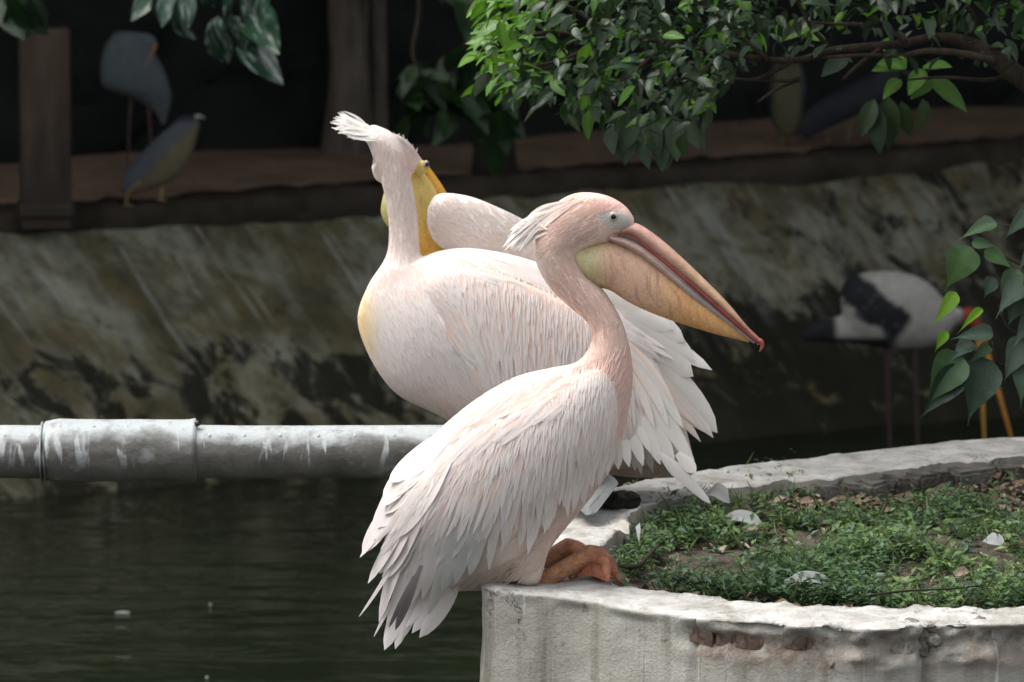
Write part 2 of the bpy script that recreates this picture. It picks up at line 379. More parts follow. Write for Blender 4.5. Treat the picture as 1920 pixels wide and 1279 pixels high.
# inner loop matched by control point so the kerb strip does not twist
def matched():
    C = crom([Wz(x, y, 0) for x, y in OUT], 40, True); I = crom([Wz(x, y, 0) for x, y in INN], 40, True)
    s = np.concatenate([[0], np.cumsum(np.linalg.norm(np.diff(np.vstack([C, C[:1]]), axis=0), axis=1))]); q = np.linspace(0, s[-1], NP, endpoint=False)
    cl = lambda A: np.vstack([A, A[:1]])
    f = lambda A: np.stack([np.interp(q, s, cl(A)[:, k]) for k in range(3)], 1)
    return f(C), f(I), q
outl, innl, arc = matched()
ZS = -.055                         # soil level
def planter():
    root = thing('planter', outl.mean(0)*np.array([1, 1, 0]), 'round raised bed with a whitewashed, crumbling concrete kerb standing in the pond', 'planter')
    tg = np.roll(outl, -1, 0)-np.roll(outl, 1, 0); tg /= np.linalg.norm(tg, axis=1)[:, None]; on = np.stack([tg[:, 1], -tg[:, 0], 0*tg[:, 0]], 1)
    ppx, ppy = to_px(outl); front = ppy > 1085
    x = ppx
    # how broken the upper edge is, along the front
    brk = np.where(front, sstep(1250, 1330, x)*(1-.35*sstep(1545, 1575, x)), .25*np.ones(NP))*(1-.0*x)
    brk2 = np.where(front, sstep(1560, 1600, x), 0)
    rows = []; flow = []
    zs = np.concatenate([[-1.25, -.9, -.6, -.42], np.linspace(-.34, -.10, 13), np.linspace(-.09, -.004, 20)])
    for z in zs:
        P3 = np.stack([arc*14, 0*arc+z*16, 0*arc], 1)
        d = .004*fnoise(P3*.6, 21, 4)
        P4 = np.stack([arc*38, 0*arc+z*42, 0*arc], 1)
        c = fnoise(P4*.45, 31, 4)
        band = np.exp(-((z+.040)/.018)**2)          # broken course under the cap
        band2 = sstep(-.10, -.045, np.full(NP, z))*(1-sstep(-.02, -.006, np.full(NP, z)))
        d = d-brk*band*(.022+.026*np.maximum(c, -.5))
        d = d+brk2*band2*(.008+.030*c)
        joint = np.where(front, np.exp(-((x-1742)/9)**2)+.4*np.exp(-((x-1303)/5)**2), 0)
        d = d-joint*.03*sstep(-.5, -.03, np.full(NP, z))
        cap = sstep(-.025, -.006, np.full(NP, z)); d = d+cap*(.004+(.006+.012*brk)*fnoise(np.stack([arc*17, 0*arc, 0*arc+2], 1), 41, 4))
        rows.append(outl+on*d[:, None]+np.array([0, 0, z])); flow.append(np.stack([arc, 0*arc+z, brk], 1))
    # top of the kerb
    for k in np.linspace(0, 1, 14):
        P = outl+(innl-outl)*k
        n = fnoise(np.stack([arc*9, 0*arc+k*4, 0*arc], 1), 51, 4); n2 = fnoise(np.stack([arc*30, 0*arc+k*9, 0*arc], 1), 57, 3)
        z = .0035*n+.0045*n2*(.4+brk); lipw = .010*fnoise(np.stack([arc*22, 0*arc, 0*arc+2], 1), 41, 3)
        z = z-.006*(k < .03)
        w_in = np.where(k > .8, .02*fnoise(np.stack([arc*7, 0*arc+9, 0*arc], 1), 61, 4), 0)*(k-.8)*5 if k > .8 else 0*arc
        inw = (innl-outl)/np.linalg.norm(innl-outl, axis=1)[:, None]
        rows.append(P+inw*(w_in)[:, None]+np.stack([0*z, 0*z, z], 1)); flow.append(np.stack([arc, 0*arc+k+1, brk], 1))
    last = rows[-1].copy(); last[:, 2] -= .09; rows.append(last); flow.append(np.stack([arc, 0*arc+2.3, brk], 1))
    V = np.vstack(rows); U = np.vstack(flow); m_ = len(rows)
    Fc = [(i*NP+j, i*NP+(j+1) % NP, (i+1)*NP+(j+1) % NP, (i+1)*NP+j) for i in range(m_-1) for j in range(NP)]
    m = Mt('limewashed_concrete', .92, .12); f = m.attr('flow').outputs['Vector']; s, t, b = m.xyz(f)
    p = m.pos(); z = m.xyz(p)[2]; face = m.ramp(z, (0, 1), (1, 1))
    n1 = m.noise(p, 6, 6, .62); n2 = m.noise(p, 40, 5, .7)
    c = m.mix(m.ramp(n1, (.3, 0), (.7, 1)), (.36, .345, .30), (.55, .535, .49))
    # vertical rain and dropping streaks on the face
    sv = m.n('ShaderNodeCombineXYZ', X=m.math('MULTIPLY', s, 16.0), Y=m.math('MULTIPLY', t, .9)).outputs[0]
    s1 = m.noise(sv, 1.0, 4, .6); fz = m.ramp(t, (0, 1), (1, 1))
    isf = m.math('LESS_THAN', t, .0)
    c = m.mix(m.math('MULTIPLY', m.ramp(s1, (.50, 0), (.68, .8)), isf), c, (.21, .195, .155)); gs = m.noise(p, 3.2, 5, .6); c = m.mix(m.math('MULTIPLY', m.ramp(gs, (.50, 0), (.68, .65)), isf), c, (.24, .225, .185)); fs = m.noise(p, 75, 4, .75); c = m.mix(m.math('MULTIPLY', m.ramp(fs, (.58, 0), (.70, .55)), isf), c, (.17, .16, .135))
    sv2 = m.n('ShaderNodeCombineXYZ', X=m.math('MULTIPLY', s, 46.0), Y=m.math('MULTIPLY', t, 1.2)).outputs[0]
    s2 = m.noise(sv2, 1.0, 2, .5); c = m.mix(m.math('MULTIPLY', m.ramp(s2, (.63, 0), (.69, .85)), isf), c, (.72, .73, .72))
    s3 = m.noise(m.n('ShaderNodeCombineXYZ', X=m.math('MULTIPLY', s, 90.0), Y=m.math('MULTIPLY', t, 3.0)).outputs[0], 1.0, 3)
    c = m.mix(m.math('MULTIPLY', m.ramp(s3, (.60, 0), (.70, .5)), isf), c, (.16, .15, .12))
    # bare broken course
    ex = m.math('MULTIPLY', m.math('MULTIPLY', m.ramp(m.math('ADD', t, 1.0), (.89, 0), (.93, 1), (.972, 1), (.984, 0)), isf), b)
    n4 = m.noise(p, 22, 5, .7)
    c = m.mix(m.math('MULTIPLY', ex, m.ramp(n4, (.38, .15), (.58, .9))), c, m.mix(n2, (.10, .075, .055), (.30, .21, .16)))
    # mould spots
    sp = m.noise(p, 16, 5, .72); c = m.mix(m.ramp(sp, (.60, 0), (.70, .7)), c, (.10, .095, .075))
    # trodden top, white with lime
    n5 = m.noise(p, 11, 6, .65); top = m.mix(m.ramp(n5, (.32, 0), (.60, 1)), (.33, .305, .27), (.60, .595, .57))
    top = m.mix(m.ramp(m.noise(p, 30, 6, .75), (.55, 0), (.68, .7)), top, (.20, .175, .145)); top = m.mix(m.ramp(m.noise(p, 110, 4, .7), (.58, 0), (.68, .5)), top, (.22, .2, .17))
    ist = m.math('GREATER_THAN', t, .5); c = m.mix(ist, c, top)
    ist2 = m.math('GREATER_THAN', t, 2.0); c = m.mix(ist2, c, (.22, .205, .18))
    ck = m.math('ABSOLUTE', m.math('SUBTRACT', m.noise(p, 5.5, 6, .62, .6), .5)); cr = m.ramp(ck, (.0, .8), (.007, .0)); gate = m.ramp(m.noise(p, 3.1, 3), (.56, 0), (.64, 1))
    cr = m.math('MULTIPLY', cr, gate); c = m.mix(cr, c, (.06, .052, .042))
    n9 = m.noise(p, 130, 5, .75); m.base(c); m.bump(m.math('SUBTRACT', m.math('ADD', n9, m.math('MULTIPLY', n4, .9)), m.math('MULTIPLY', cr, .8)), .0042)
    M['lime'] = m.m
    link('kerb', mesh_of('kerb', V, Fc, True, None, None, U), m.m, root)
    # soil
    cen = innl.mean(0); rings = []
    for k in (1.0, .97, .9, .8, .68, .55, .42, .3, .18, .08):
        P = cen+(innl[::3]-cen)*k; zz = ZS+.03*(1-k)+.022*fnoise(P*np.array([5, 5, 0]), 71, 4); P = P.copy(); P[:, 2] = zz if k < 1 else ZS-.02; rings.append(P)
    n = len(rings[0]); V = np.vstack(rings+[np.array([[cen[0], cen[1], ZS+.03]])])
    Fc = [(i*n+j, (i+1)*n+j, (i+1)*n+(j+1) % n, i*n+(j+1) % n) for i in range(len(rings)-1) for j in range(n)]
    Fc += [((len(rings)-1)*n+j, len(V)-1, (len(rings)-1)*n+(j+1) % n) for j in range(n)]
    ms = Mt('dark_soil', .95, .1); n1 = ms.noise(ms.pos(), 9, 6, .7); n2 = ms.noise(ms.pos(), 55, 4, .7)
    c = ms.mix(ms.ramp(n1, (.35, 0), (.68, 1)), (.055, .045, .036), (.15, .125, .10)); ms.base(ms.mix(ms.ramp(n2, (.6, 0), (.74, .8)), c, (.26, .23, .2))); ms.bump(n2, .02)
    link('soil', mesh_of('soil', V, Fc), ms.m, root)
    # blocks that show on the inner side of the far kerb
    ib = [(1520, 1566), (1570, 1606), (1612, 1650), (1655, 1694), (1700, 1742), (1746, 1770), (1776, 1850), (1856, 1935), (1940, 2020), (2026, 2100)]
    mk = Mt('kerb_block', .92, .12); n1 = mk.noise(mk.pos(), 14, 6, .7)
    mk.base(mk.mix(mk.ramp(n1, (.35, 0), (.7, 1)), (.06, .055, .05), (.20, .19, .17))); mk.bump(n1, .02)
    r = random.Random(5); ix, iy = to_px(innl); idx = np.where((iy < 960) & (ix > 1300))[0]; o_ = np.argsort(ix[idx]); bx, by = ix[idx][o_], iy[idx][o_]
    for x0, x1 in ib:
        p, q = (Wz(x, np.interp(x, bx, by)+2, 0) for x in (x0, x1)); c = (p+q)/2; L = np.linalg.norm(q-p); ang = math.atan2(q[1]-p[1], q[0]-p[0])
        bm = bmesh.new(); bmesh.ops.create_cube(bm, size=1)
        for v in bm.verts: v.co = Vector((v.co.x*L*.97, v.co.y*.07, v.co.z*.075))+Vector([r.uniform(-.006, .006) for _ in range(3)])
        bmesh.ops.bevel(bm, geom=bm.edges[:], offset=.008, segments=2, affect='EDGES')
        bmesh.ops.rotate(bm, verts=bm.verts, matrix=Matrix.Rotation(ang+r.uniform(-.05, .05), 3, 'Z'))
        bmesh.ops.translate(bm, verts=bm.verts, vec=(c[0]+.006*math.sin(ang), c[1]-.012-r.uniform(0, .02), -.048))
        me = bpy.data.meshes.new('block'); bm.to_mesh(me); bm.free(); link('block', me, mk.m, root)
planter()
def rock_mesh(size, seed, sub=2, rough=.28):
    bm = bmesh.new(); bmesh.ops.create_icosphere(bm, subdivisions=sub, radius=.5)
    P = np.array([v.co[:] for v in bm.verts]); n = fnoise(P*2.6+seed*3.7, seed, 3); P = P*(1+rough*n)[:, None]*np.asarray(size)
    for v, p in zip(bm.verts, P): v.co = p
    me = bpy.data.meshes.new('rubble'); bm.to_mesh(me); bm.free(); return me
def crumble():
    # broken brick and rubble showing under the cap along the front
    pl = [o for o in COL.objects if o.name == 'planter'][0]; r = random.Random(17); xo, yo_ = to_px(outl); f = np.where(yo_ > 1085)[0]; f = f[np.argsort(xo[f])]
    def at(px, z, out=0): y = np.interp(px, xo[f], outl[f, 1]); x = np.interp(px, xo[f], outl[f, 0]); return np.array([x, y-out, z])
    mb_ = Mt('broken_brick', .95, .1); n = mb_.noise(mb_.pos(), 45, 5, .7); mb_.base(mb_.mix(m_r(mb_, n), (.07, .05, .04), (.24, .17, .135))); mb_.bump(n, .006)
    mr = Mt('rubble_concrete', .95, .1); n = mr.noise(mr.pos(), 35, 6, .7); mr.base(mr.mix(m_r(mr, n), (.10, .09, .072), (.36, .335, .29))); mr.bump(n, .008)
    for x0, x1 in ((1306, 1350), (1353, 1384), (1387, 1440), (1443, 1470), (1473, 1516), (1519, 1560)):
        p, q = at(x0, -.040), at(x1, -.040); c = (p+q)/2; L = np.linalg.norm(q-p)
        bm = bmesh.new(); bmesh.ops.create_cube(bm, size=1); bmesh.ops.subdivide_edges(bm, edges=bm.edges[:], cuts=3, use_grid_fill=True)
        P = np.array([v.co[:] for v in bm.verts])*np.array([L*.98, .05, .030]); n = fnoise(P*90+x0, x0 % 7, 3)
        for v, pp, k in zip(bm.verts, P, n): v.co = pp*(1+.10*k)+np.array([0, .004*k, .003*k])
        me = bpy.data.meshes.new('brick'); bm.to_mesh(me); bm.free()
        o = link('brick', me, mb_.m, pl); o.location = c+np.array([0, .034+r.uniform(0, .008), r.uniform(-.003, .003)]); o.rotation_euler = (0, r.uniform(-.05, .05), math.atan2(q[1]-p[1], q[0]-p[0])+r.uniform(-.05, .05))
    for k in range(14):
        px = r.uniform(1568, 1736) if k < 11 else r.uniform(1752, 1930); s = r.uniform(.022, .06); o = link('rubble', rock_mesh((s*1.5, s, s*.8), 20+k, 3, .42), mr.m, pl); o.location = at(px, r.uniform(-.075, -.022), -.030+r.uniform(-.008, .004)); o.rotation_euler = (r.uniform(0, 3), r.uniform(0, 3), r.uniform(0, 3))
    for px, z, s in ((1755, -.035, .03),): o = link('rubble', rock_mesh((s, s, s), int(px) % 13, 2, .3), mr.m, pl); o.location = at(px, z, -.012)
def m_r(m, n): return m.ramp(n, (.32, 0), (.68, 1))
crumble()

# ------------------------------------------------------------------ steel pipe
YP = .80
def pipe():
    c0 = W(0, 847, YP); zc = c0[2]; r0 = 50*PX*1.06
    root = thing('steel_pipe', W(600, 847, YP), 'old galvanised pipe with a riveted sleeve, streaked with white droppings', 'pipe')
    def X(px): return W(px, 847, YP)[0]
    def cyl(xs, rs, name, jit=.0, z0=0):
        n = 72; th = np.linspace(0, 2*math.pi, n, endpoint=False); V = []; U = []
        for x, r_ in zip(xs, rs):
            rr = r_+jit*fnoise(np.stack([0*th+x*9, np.cos(th)*2, np.sin(th)*2], 1), 5, 3)
            V.append(np.stack([0*th+x, YP-rr*np.sin(th), zc+z0+rr*np.cos(th)], 1)); U.append(np.stack([0*th+x, np.minimum(th, 2*math.pi-th)/math.pi, 0*th], 1))
        return link(name, mesh_of(name, np.vstack(V), ring_faces(len(xs), n), True, None, None, np.vstack(U)), M['pipe'], root)
    m = Mt('galvanised_steel', .5, .5); m.b.inputs['Metallic'].default_value = .0
    f = m.attr('flow').outputs['Vector']; x, a, _ = m.xyz(f); p = m.pos()
    n1 = m.noise(p, 10, 6, .65); c = m.mix(m.ramp(n1, (.3, 0), (.7, 1)), (.05, .047, .04), (.14, .136, .125))
    # lime-white top, running in drips down the side
    v = m.n('ShaderNodeCombineXYZ', X=m.math('MULTIPLY', x, 34.0), Y=m.math('MULTIPLY', a, 1.1)).outputs[0]
    dr = m.noise(v, 1.0, 3, .55, .4); v2 = m.n('ShaderNodeCombineXYZ', X=m.math('MULTIPLY', x, 9.0), Y=m.math('MULTIPLY', a, 2.5)).outputs[0]
    cover = m.math('ADD', m.noise(v2, 1.0, 4), m.ramp(a, (.05, .5), (.26, .30), (.40, .10), (.56, 0)))
    wm = m.ramp(cover, (.62, 0), (.86, .9)); dm = m.math('MULTIPLY', m.ramp(dr, (.585, 0), (.64, .85)), m.ramp(a, (.45, 1), (.66, 0)))
    c = m.mix(wm, c, (.44, .475, .48)); c = m.mix(dm, c, (.48, .51, .51))
    gr = m.noise(p, 24, 6, .72); c = m.mix(m.ramp(gr, (.52, 0), (.66, .6)), c, (.13, .125, .115))
    m.base(c); m.rough(m.ramp(n1, (.3, .45), (.7, .7))); m.bump(gr, .004); M['pipe'] = m.m
    cyl(np.linspace(X(-900), X(1120), 120), np.full(120, r0), 'barrel', .0008)
    xs = np.linspace(X(80), X(372), 50); t = np.linspace(0, 1, 50)
    rs = r0+.005+.007*sstep(.0, .12, t)*(1-.55*t)+.004*np.exp(-((t-1)/.04)**2)
    rs[0] = rs[-1] = r0-.004
    sl_ = cyl(xs, rs, 'sleeve', .0016, .003)
    for px in (79, 86): cyl(np.linspace(X(px)-.003, X(px)+.003, 4), np.array([r0, r0+.008, r0+.008, r0]), 'band')
    V, Fc = tube([W(366, 797, YP-.02), W(374, 792, YP-.025)], [.006, .006], 10); link('clamp_bolt', mesh_of('clamp_bolt', V, Fc), M['eye'], sl_)
    # rivets, one object each, sharing a mesh
    V, Fc = loft_sphere(.0042, .0024); me = mesh_of('rivet', V, Fc); me.materials.append(M['pipe'])
    for px in [12, 395+0, 460, 527, 598, 667, 740]: rivet(me, X(px), R(42), r0, zc, root)
    for px in (115, 178, 240, 300, 355): rivet(me, X(px), R(30), r0+.0105-.004*(px-100)/300, zc+.003, root)
def loft_sphere(r, h, n=10, m=5):
    V = []
    for i in range(m):
        a = math.pi/2*i/m; th = np.linspace(0, 2*math.pi, n, endpoint=False)
        V.append(np.stack([r*math.cos(a)*np.cos(th), r*math.cos(a)*np.sin(th), 0*th+h*math.sin(a)], 1))
    V = np.vstack(V+[np.array([[0, 0, h]])]); Fc = [(i*n+j, i*n+(j+1) % n, (i+1)*n+(j+1) % n, (i+1)*n+j) for i in range(m-1) for j in range(n)]
    return V, Fc+[((m-1)*n+j, (m-1)*n+(j+1) % n, m*n) for j in range(n)]
def rivet(me, x, th, r, zc, root):
    o = bpy.data.objects.new('rivet', me); COL.objects.link(o); adopt(o, root)
    nrm = Vector((0, -math.sin(th), math.cos(th))); o.location = Vector((x, YP, zc))+nrm*r
    o.rotation_euler = nrm.to_track_quat('Z', 'Y').to_euler()
pipe()
def support():
    # tilted slab the pipe end is bedded on
    c = W(1128, 930, .72)
    root = thing('concrete_slab', Wz(1135, 962, 0), 'grey broken slab wedged on the white kerb under the standing pelican', 'slab')
    P = [Wz(1100, 968, .004), Wz(1150, 968-18, .004), W(1176, 895, .80), W(1148, 897, .70)]
    prof = [W(1100, 970, .62), W(1107, 945, .66), W(1150, 893, .80), W(1163, 906, .78), W(1120, 962, .64)]
    bk = [p+np.array([-.05, .16, .012]) for p in prof]; n = len(prof)
    V = np.array(prof+bk); Fc = [tuple(range(n)), tuple(range(2*n-1, n-1, -1))]+[(i, n+i, n+(i+1) % n, (i+1) % n) for i in range(n)]
    mt = Mt('grey_slab', .85, .2); nn = mt.noise(mt.pos(), 20, 5); mt.base(mt.mix(nn, (.11, .115, .115), (.22, .23, .23))); mt.bump(nn, .01)
    o = link('slab', mesh_of('slab', V, Fc, False), mt.m, root); bevel(o, .006)
    md = Mt('shade_black', .9, .1, (.022, .02, .018)); o = link('shade_lump', rock_mesh((.075, .10, .05), 7, 3, .5), md.m, root); o.location = W(1158, 938, .86)  # black lump stands in for the dark shadow by the slab
support()

# ------------------------------------------------------------------ post on the bank
def post():
    b0, b1 = Wz(34, 408, ZB+.06), Wz(131, 402, ZB+.06); wd = b1[0]-b0[0]; cx = (b0[0]+b1[0])/2; cy = b0[1]+.12
    top = W(80, 58, cy)[2]; root = thing('square_post', (cx, cy, ZB+.05), 'rusty brown square post standing on the bank edge', 'post')
    m = Mt('rusty_steel', .7, .3); p = m.pos(); n = m.noise(m.vmul(p, (10, 10, 2.5)), 1.5, 5); z = m.xyz(p)[2]
    c = m.mix(m.ramp(n, (.3, 0), (.7, 1)), (.036, .024, .016), (.08, .056, .038))
    hz = m.ramp(m.math('ADD', m.math('MULTIPLY', z, 1.6), m.math('MULTIPLY', n, .5)), (.0, .85), (.45, 0))
    c = m.mix(hz, c, (.022, .017, .013)); m.base(c); m.bump(n, .01)
    V, Fc = box((cx, cy, (top+ZB)/2+.01), (wd, .12, top-ZB), Matrix.Rotation(R(8), 4, 'Z')); o = link('shaft', mesh_of('shaft', V, Fc, False), m.m, root); bevel(o, .008)
    V, Fc = box((cx+wd*.46, cy-.062, (top+ZB)/2+.1), (.012, .012, (top-ZB)*.72), Matrix.Rotation(R(8), 4, 'Z')); o = link('flange', mesh_of('flange', V, Fc, False), m.m, root); bevel(o, .003)
    V, Fc = box((cx, cy, ZB+.075), (wd*1.12, .15, .05), Matrix.Rotation(R(8), 4, 'Z')); o = link('footing', mesh_of('footing', V, Fc, False), m.m, root); bevel(o, .012)
post()
# ================================================================== PELICANS
WHT = np.array([.86, .80, .772]); PNK = np.array([.85, .61, .525]); BLUSH = np.array([.85, .67, .585])
def bvh_of(*mm):
    V = []; Fc = []
    for V0, F0 in mm:
        k = len(V); V += [tuple(v) for v in V0]; Fc += [tuple(i+k for i in f) for f in F0]
    return BVHTree.FromPolygons(V, Fc)
def me_vf(me): return verts_of(me), [tuple(p.vertices) for p in me.polygons]
def hit(bvh, px, py):
    d = ray(px, py); h = bvh.ray_cast(Vector(CAM), Vector(d).normalized())
    return (None, None) if h[0] is None else (h[0].y, h[1])
def depth(bvh, px, py): return hit(bvh, px, py)[0]
def unit(a): return a/(np.linalg.norm(a, axis=-1, keepdims=True)+1e-9)
def prof_point(t, tipw=.0, rootw=.35):      # feather outline
    return np.clip((rootw+(1-rootw)*sstep(0, .35, t)), 0, 1)*np.clip(1-t, 0, 1)**.42
def prof_round(t, rootw=.45):
    return (rootw+(1-rootw)*sstep(0, .4, t))*np.sqrt(np.clip(1-((t-.72)/.28).clip(0, 1)**2.2, 0, 1))
def prof_hair(t): return (.6+.4*sstep(0, .3, t))*np.clip(1-t, 0, 1)**.6
def prof_flight(t, rootw=.5): return (rootw+(1-rootw)*sstep(0, .5, t))*np.clip(1-np.clip((t-.5)/.5, 0, 1)**2.6, 0, 1)**.7
def feather(bvh, root, tip, wpx, yb, lift=(.002, .010), bend=0, n=7, prof=prof_point, cup=.35, c0=BLUSH, c1=WHT, tilt=0, soft=.6, wrap=False, nup=0.0):
    """one vane laid along the bird's surface from root to tip (photo pixels on that bird)"""
    root = np.array(root, float); tip = np.array(tip, float); t = np.linspace(0, 1, n); dv = tip-root; L = np.linalg.norm(dv)
    pr = np.array([-dv[1], dv[0]])/max(L, 1e-6); q = root+dv*t[:, None]+pr*(bend*np.sin(math.pi*t*.9))[:, None]
    tg = np.gradient(q, axis=0); tg /= np.linalg.norm(tg, axis=1)[:, None]; nn = np.stack([-tg[:, 1], tg[:, 0]], 1)
    hw = wpx/2*prof(t); hw[-1] = max(hw[-1], .4); Lq, Rq = q-nn*hw[:, None], q+nn*hw[:, None]; BN = None
    if bvh is not None:
        H = [hit(bvh, a, b) for a, b in q]; y = [h[0] for h in H]; nb = [None if h[1] is None else np.array(h[1]) for h in H]
        if all(v is None for v in y): y = [yb]*n
        else:
            first = next(i for i, v in enumerate(y) if v is not None)
            if y[0] is None: y[0] = y[first]; nb[0] = nb[first]
            for i in range(1, n):
                if y[i] is None: y[i] = y[i-1]; nb[i] = nb[i-1]
            BN = np.array(nb); BN[BN[:, 1] > 0] *= -1; BN = unit(np.stack([np.convolve(np.concatenate([BN[:1, k], BN[:, k], BN[-1:, k]]), [.3, .4, .3], 'valid') for k in range(3)], 1))
        y = np.array(y, float)
        for i in range(1, n): y[i] = min(y[i], y[i-1]+.55*L*PX/(n-1))      # a stiff vane does not dive round the far side
        y = np.convolve(np.concatenate([[y[0]], y, [y[-1]]]), [.25, .5, .25], 'valid')
    else: y = np.full(n, float(yb))
    y = y-(lift[0]+(lift[1]-lift[0])*t)
    dz = cup*hw*PX; yl, yr = y+dz+tilt*hw*PX, y+dz-tilt*hw*PX
    if wrap and BN is not None:          # broad vanes follow the curve of the body across their width
        by = np.minimum(BN[:, 1], -.3); dyl = np.clip(-(BN[:, 0]*-nn[:, 0]+BN[:, 2]*nn[:, 1])/by, -1.6, 1.6)*hw*PX
        yl, yr = y+dyl+dz*.4, y-dyl+dz*.4
    V = np.stack([W(Lq[:, 0], Lq[:, 1], yl), W(q[:, 0], q[:, 1], y), W(Rq[:, 0], Rq[:, 1], yr)], 1)
    al = np.gradient(V, axis=0); ac = np.stack([V[:, 1]-V[:, 0], V[:, 2]-V[:, 0], V[:, 2]-V[:, 1]], 1); GN = unit(np.cross(al, ac)); GN[GN[..., 1] > 0] *= -1
    N = GN if BN is None else unit(GN*(1-soft)+BN[:, None, :]*soft)
    if nup: N = unit(N+np.array([-.3, 0, 1])*nup)
    Fc = []
    for i in range(n-1):
        a = i*3; Fc += [(a, a+1, a+4, a+3), (a+1, a+2, a+5, a+4)]
    k = np.repeat(sstep(.05, .75, t), 3)[:, None]; C = np.asarray(c0)*(1-k)+np.asarray(c1)*k
    C = C*np.tile(np.array([1.0, .95, 1.0]), n)[:, None]       # darker shaft
    return V.reshape(-1, 3), Fc, C, N.reshape(-1, 3)
def jit(c, a=.05, r=rnd): return np.clip(np.asarray(c)*(1+r.uniform(-a, a))*np.array([1, 1+r.uniform(-a, a)*.5, 1+r.uniform(-a, a)*.5]), 0, .9)
def polyline(P, s):
    P = np.array(P, float); k = np.linspace(0, 1, len(P)); return np.array([np.interp(s, k, P[:, j]) for j in range(P.shape[1])])

def covert_rows(bvh, ridge, dirs, lens, rows, yb, wing, obj_rows=1, seed=1, root_c=BLUSH, tip_c=WHT, lift=(.001, .009)):
    """overlapping rows of coverts hanging from the wing's leading edge; the longest row as separate feathers"""
    r = random.Random(seed); mb = MB()
    for k, (t0, ln, wpx, cnt) in enumerate(rows):
        for i in range(cnt):
            s = min(1, max(0, (i+r.uniform(.1, .9))/cnt)); a = polyline(ridge, s); d = polyline(dirs, s); d = d/np.linalg.norm(d); L = polyline(lens, s)[0]
            ang = r.gauss(0, .05); d = np.array([d[0]*math.cos(ang)-d[1]*math.sin(ang), d[0]*math.sin(ang)+d[1]*math.cos(ang)])
            tt = t0+r.uniform(-.05, .05); l = ln*r.uniform(.78, 1.15)*L
            p = a+polyline(dirs, s)/np.linalg.norm(polyline(dirs, s))*L*tt; q = p+d*l
            ft_ = feather(bvh, p, q, wpx*r.uniform(.75, 1.2), yb, (lift[0], lift[1]*r.uniform(.6, 1.3)*(1 if k < 3 else .6)), r.uniform(-.05, .05)*l, 7 if wpx > 12 else 5, prof_point, r.uniform(.1, .4), jit(root_c, .05, r), jit(tip_c, .04, r), tilt=r.uniform(-.35, .35), soft=.55 if k < 3 else .65)
            if k < obj_rows: link('feather', mesh_of('feather', ft_[0], ft_[1], True, *ft_[2:]), M['feather'], wing)
            else: mb.add(*ft_)
    mb.build('covert_feathers', M['feather'], wing, 'stuff')
def plumes(name, bvh, lst, yb, parent, mat='feather', prof=prof_flight, seed=2, lift=(.003, .012)):
    r = random.Random(seed)
    for it in lst:
        root, tip, wpx = it[:3]; kw = it[3] if len(it) > 3 else {}
        kw = dict(dict(lift=lift, prof=prof, n=13, wrap=bvh is not None, soft=.75, c0=jit(WHT, .03, r), c1=jit(WHT, .03, r), cup=.25, tilt=r.uniform(-.25, .25)), **kw)
        ft_ = feather(bvh, root, tip, wpx, yb, **kw)
        link(name, mesh_of(name, ft_[0], ft_[1], True, *ft_[2:]), M[mat], parent)
def fuzz(bvh, parent, region, flow, cnt, lng, wpx, yb, colf, seed=3, lift=(.0005, .0035), name='contour_feathers', rt=(.95, .86, .84), soft=.35):
    """small body feathers inside a pixel polygon"""
    r = random.Random(seed); mb = MB(); xs = [p[0] for p in region]; ys = [p[1] for p in region]; k = 0; tries = 0
    while k < cnt and tries < cnt*12:
        tries += 1; p = (r.uniform(min(xs), max(xs)), r.uniform(min(ys), max(ys)))
        if not inside(p, region): continue
        if depth(bvh, *p) is None: continue
        d = np.array(flow(*p), float); d /= np.linalg.norm(d); a = r.gauss(0, .10); d = np.array([d[0]*math.cos(a)-d[1]*math.sin(a), d[0]*math.sin(a)+d[1]*math.cos(a)])
        l = lng*r.uniform(.6, 1.4); c = colf(*p)
        if depth(bvh, *(np.array(p)+d*l*1.02)) is None: continue
        ft_ = feather(bvh, p, np.array(p)+d*l, wpx*r.uniform(.7, 1.3), yb, (lift[0], lift[1]*r.uniform(.5, 1.4)), 0, 4, prof_hair, .25, jit(c*np.array(rt), .04, r), jit(c, .04, r), tilt=r.uniform(-.5, .5), soft=soft)
        mb.add(*ft_); k += 1
    return mb.build(name, M['feather'], parent, 'stuff')
def inside(p, poly):
    x, y = p; c = False; j = len(poly)-1
    for i in range(len(poly)):
        xi, yi = poly[i]; xj, yj = poly[j]
        if (yi > y) != (yj > y) and x < (xj-xi)*(y-yi)/(yj-yi)+xi: c = not c
        j = i
    return c
def ball(c, r, sq=(1, 1, 1), n=16, m=10):
    V = []
    for i in range(1, m):
        a = math.pi*i/m; th = np.linspace(0, 2*math.pi, n, endpoint=False)
        V.append(np.stack([r*math.sin(a)*np.cos(th)*sq[0], 0*th-r*math.cos(a)*sq[1], r*math.sin(a)*np.sin(th)*sq[2]], 1)+c)
    return np.vstack(V), ring_faces(m-1, n)
def mixc(a, b, k): return np.asarray(a)*(1-k[:, None])+np.asarray(b)*k[:, None]
def blob(px, py, r, s): return np.exp(-((px[0]-py[0])**2+(px[1]-py[1])**2)/(2*r*r))

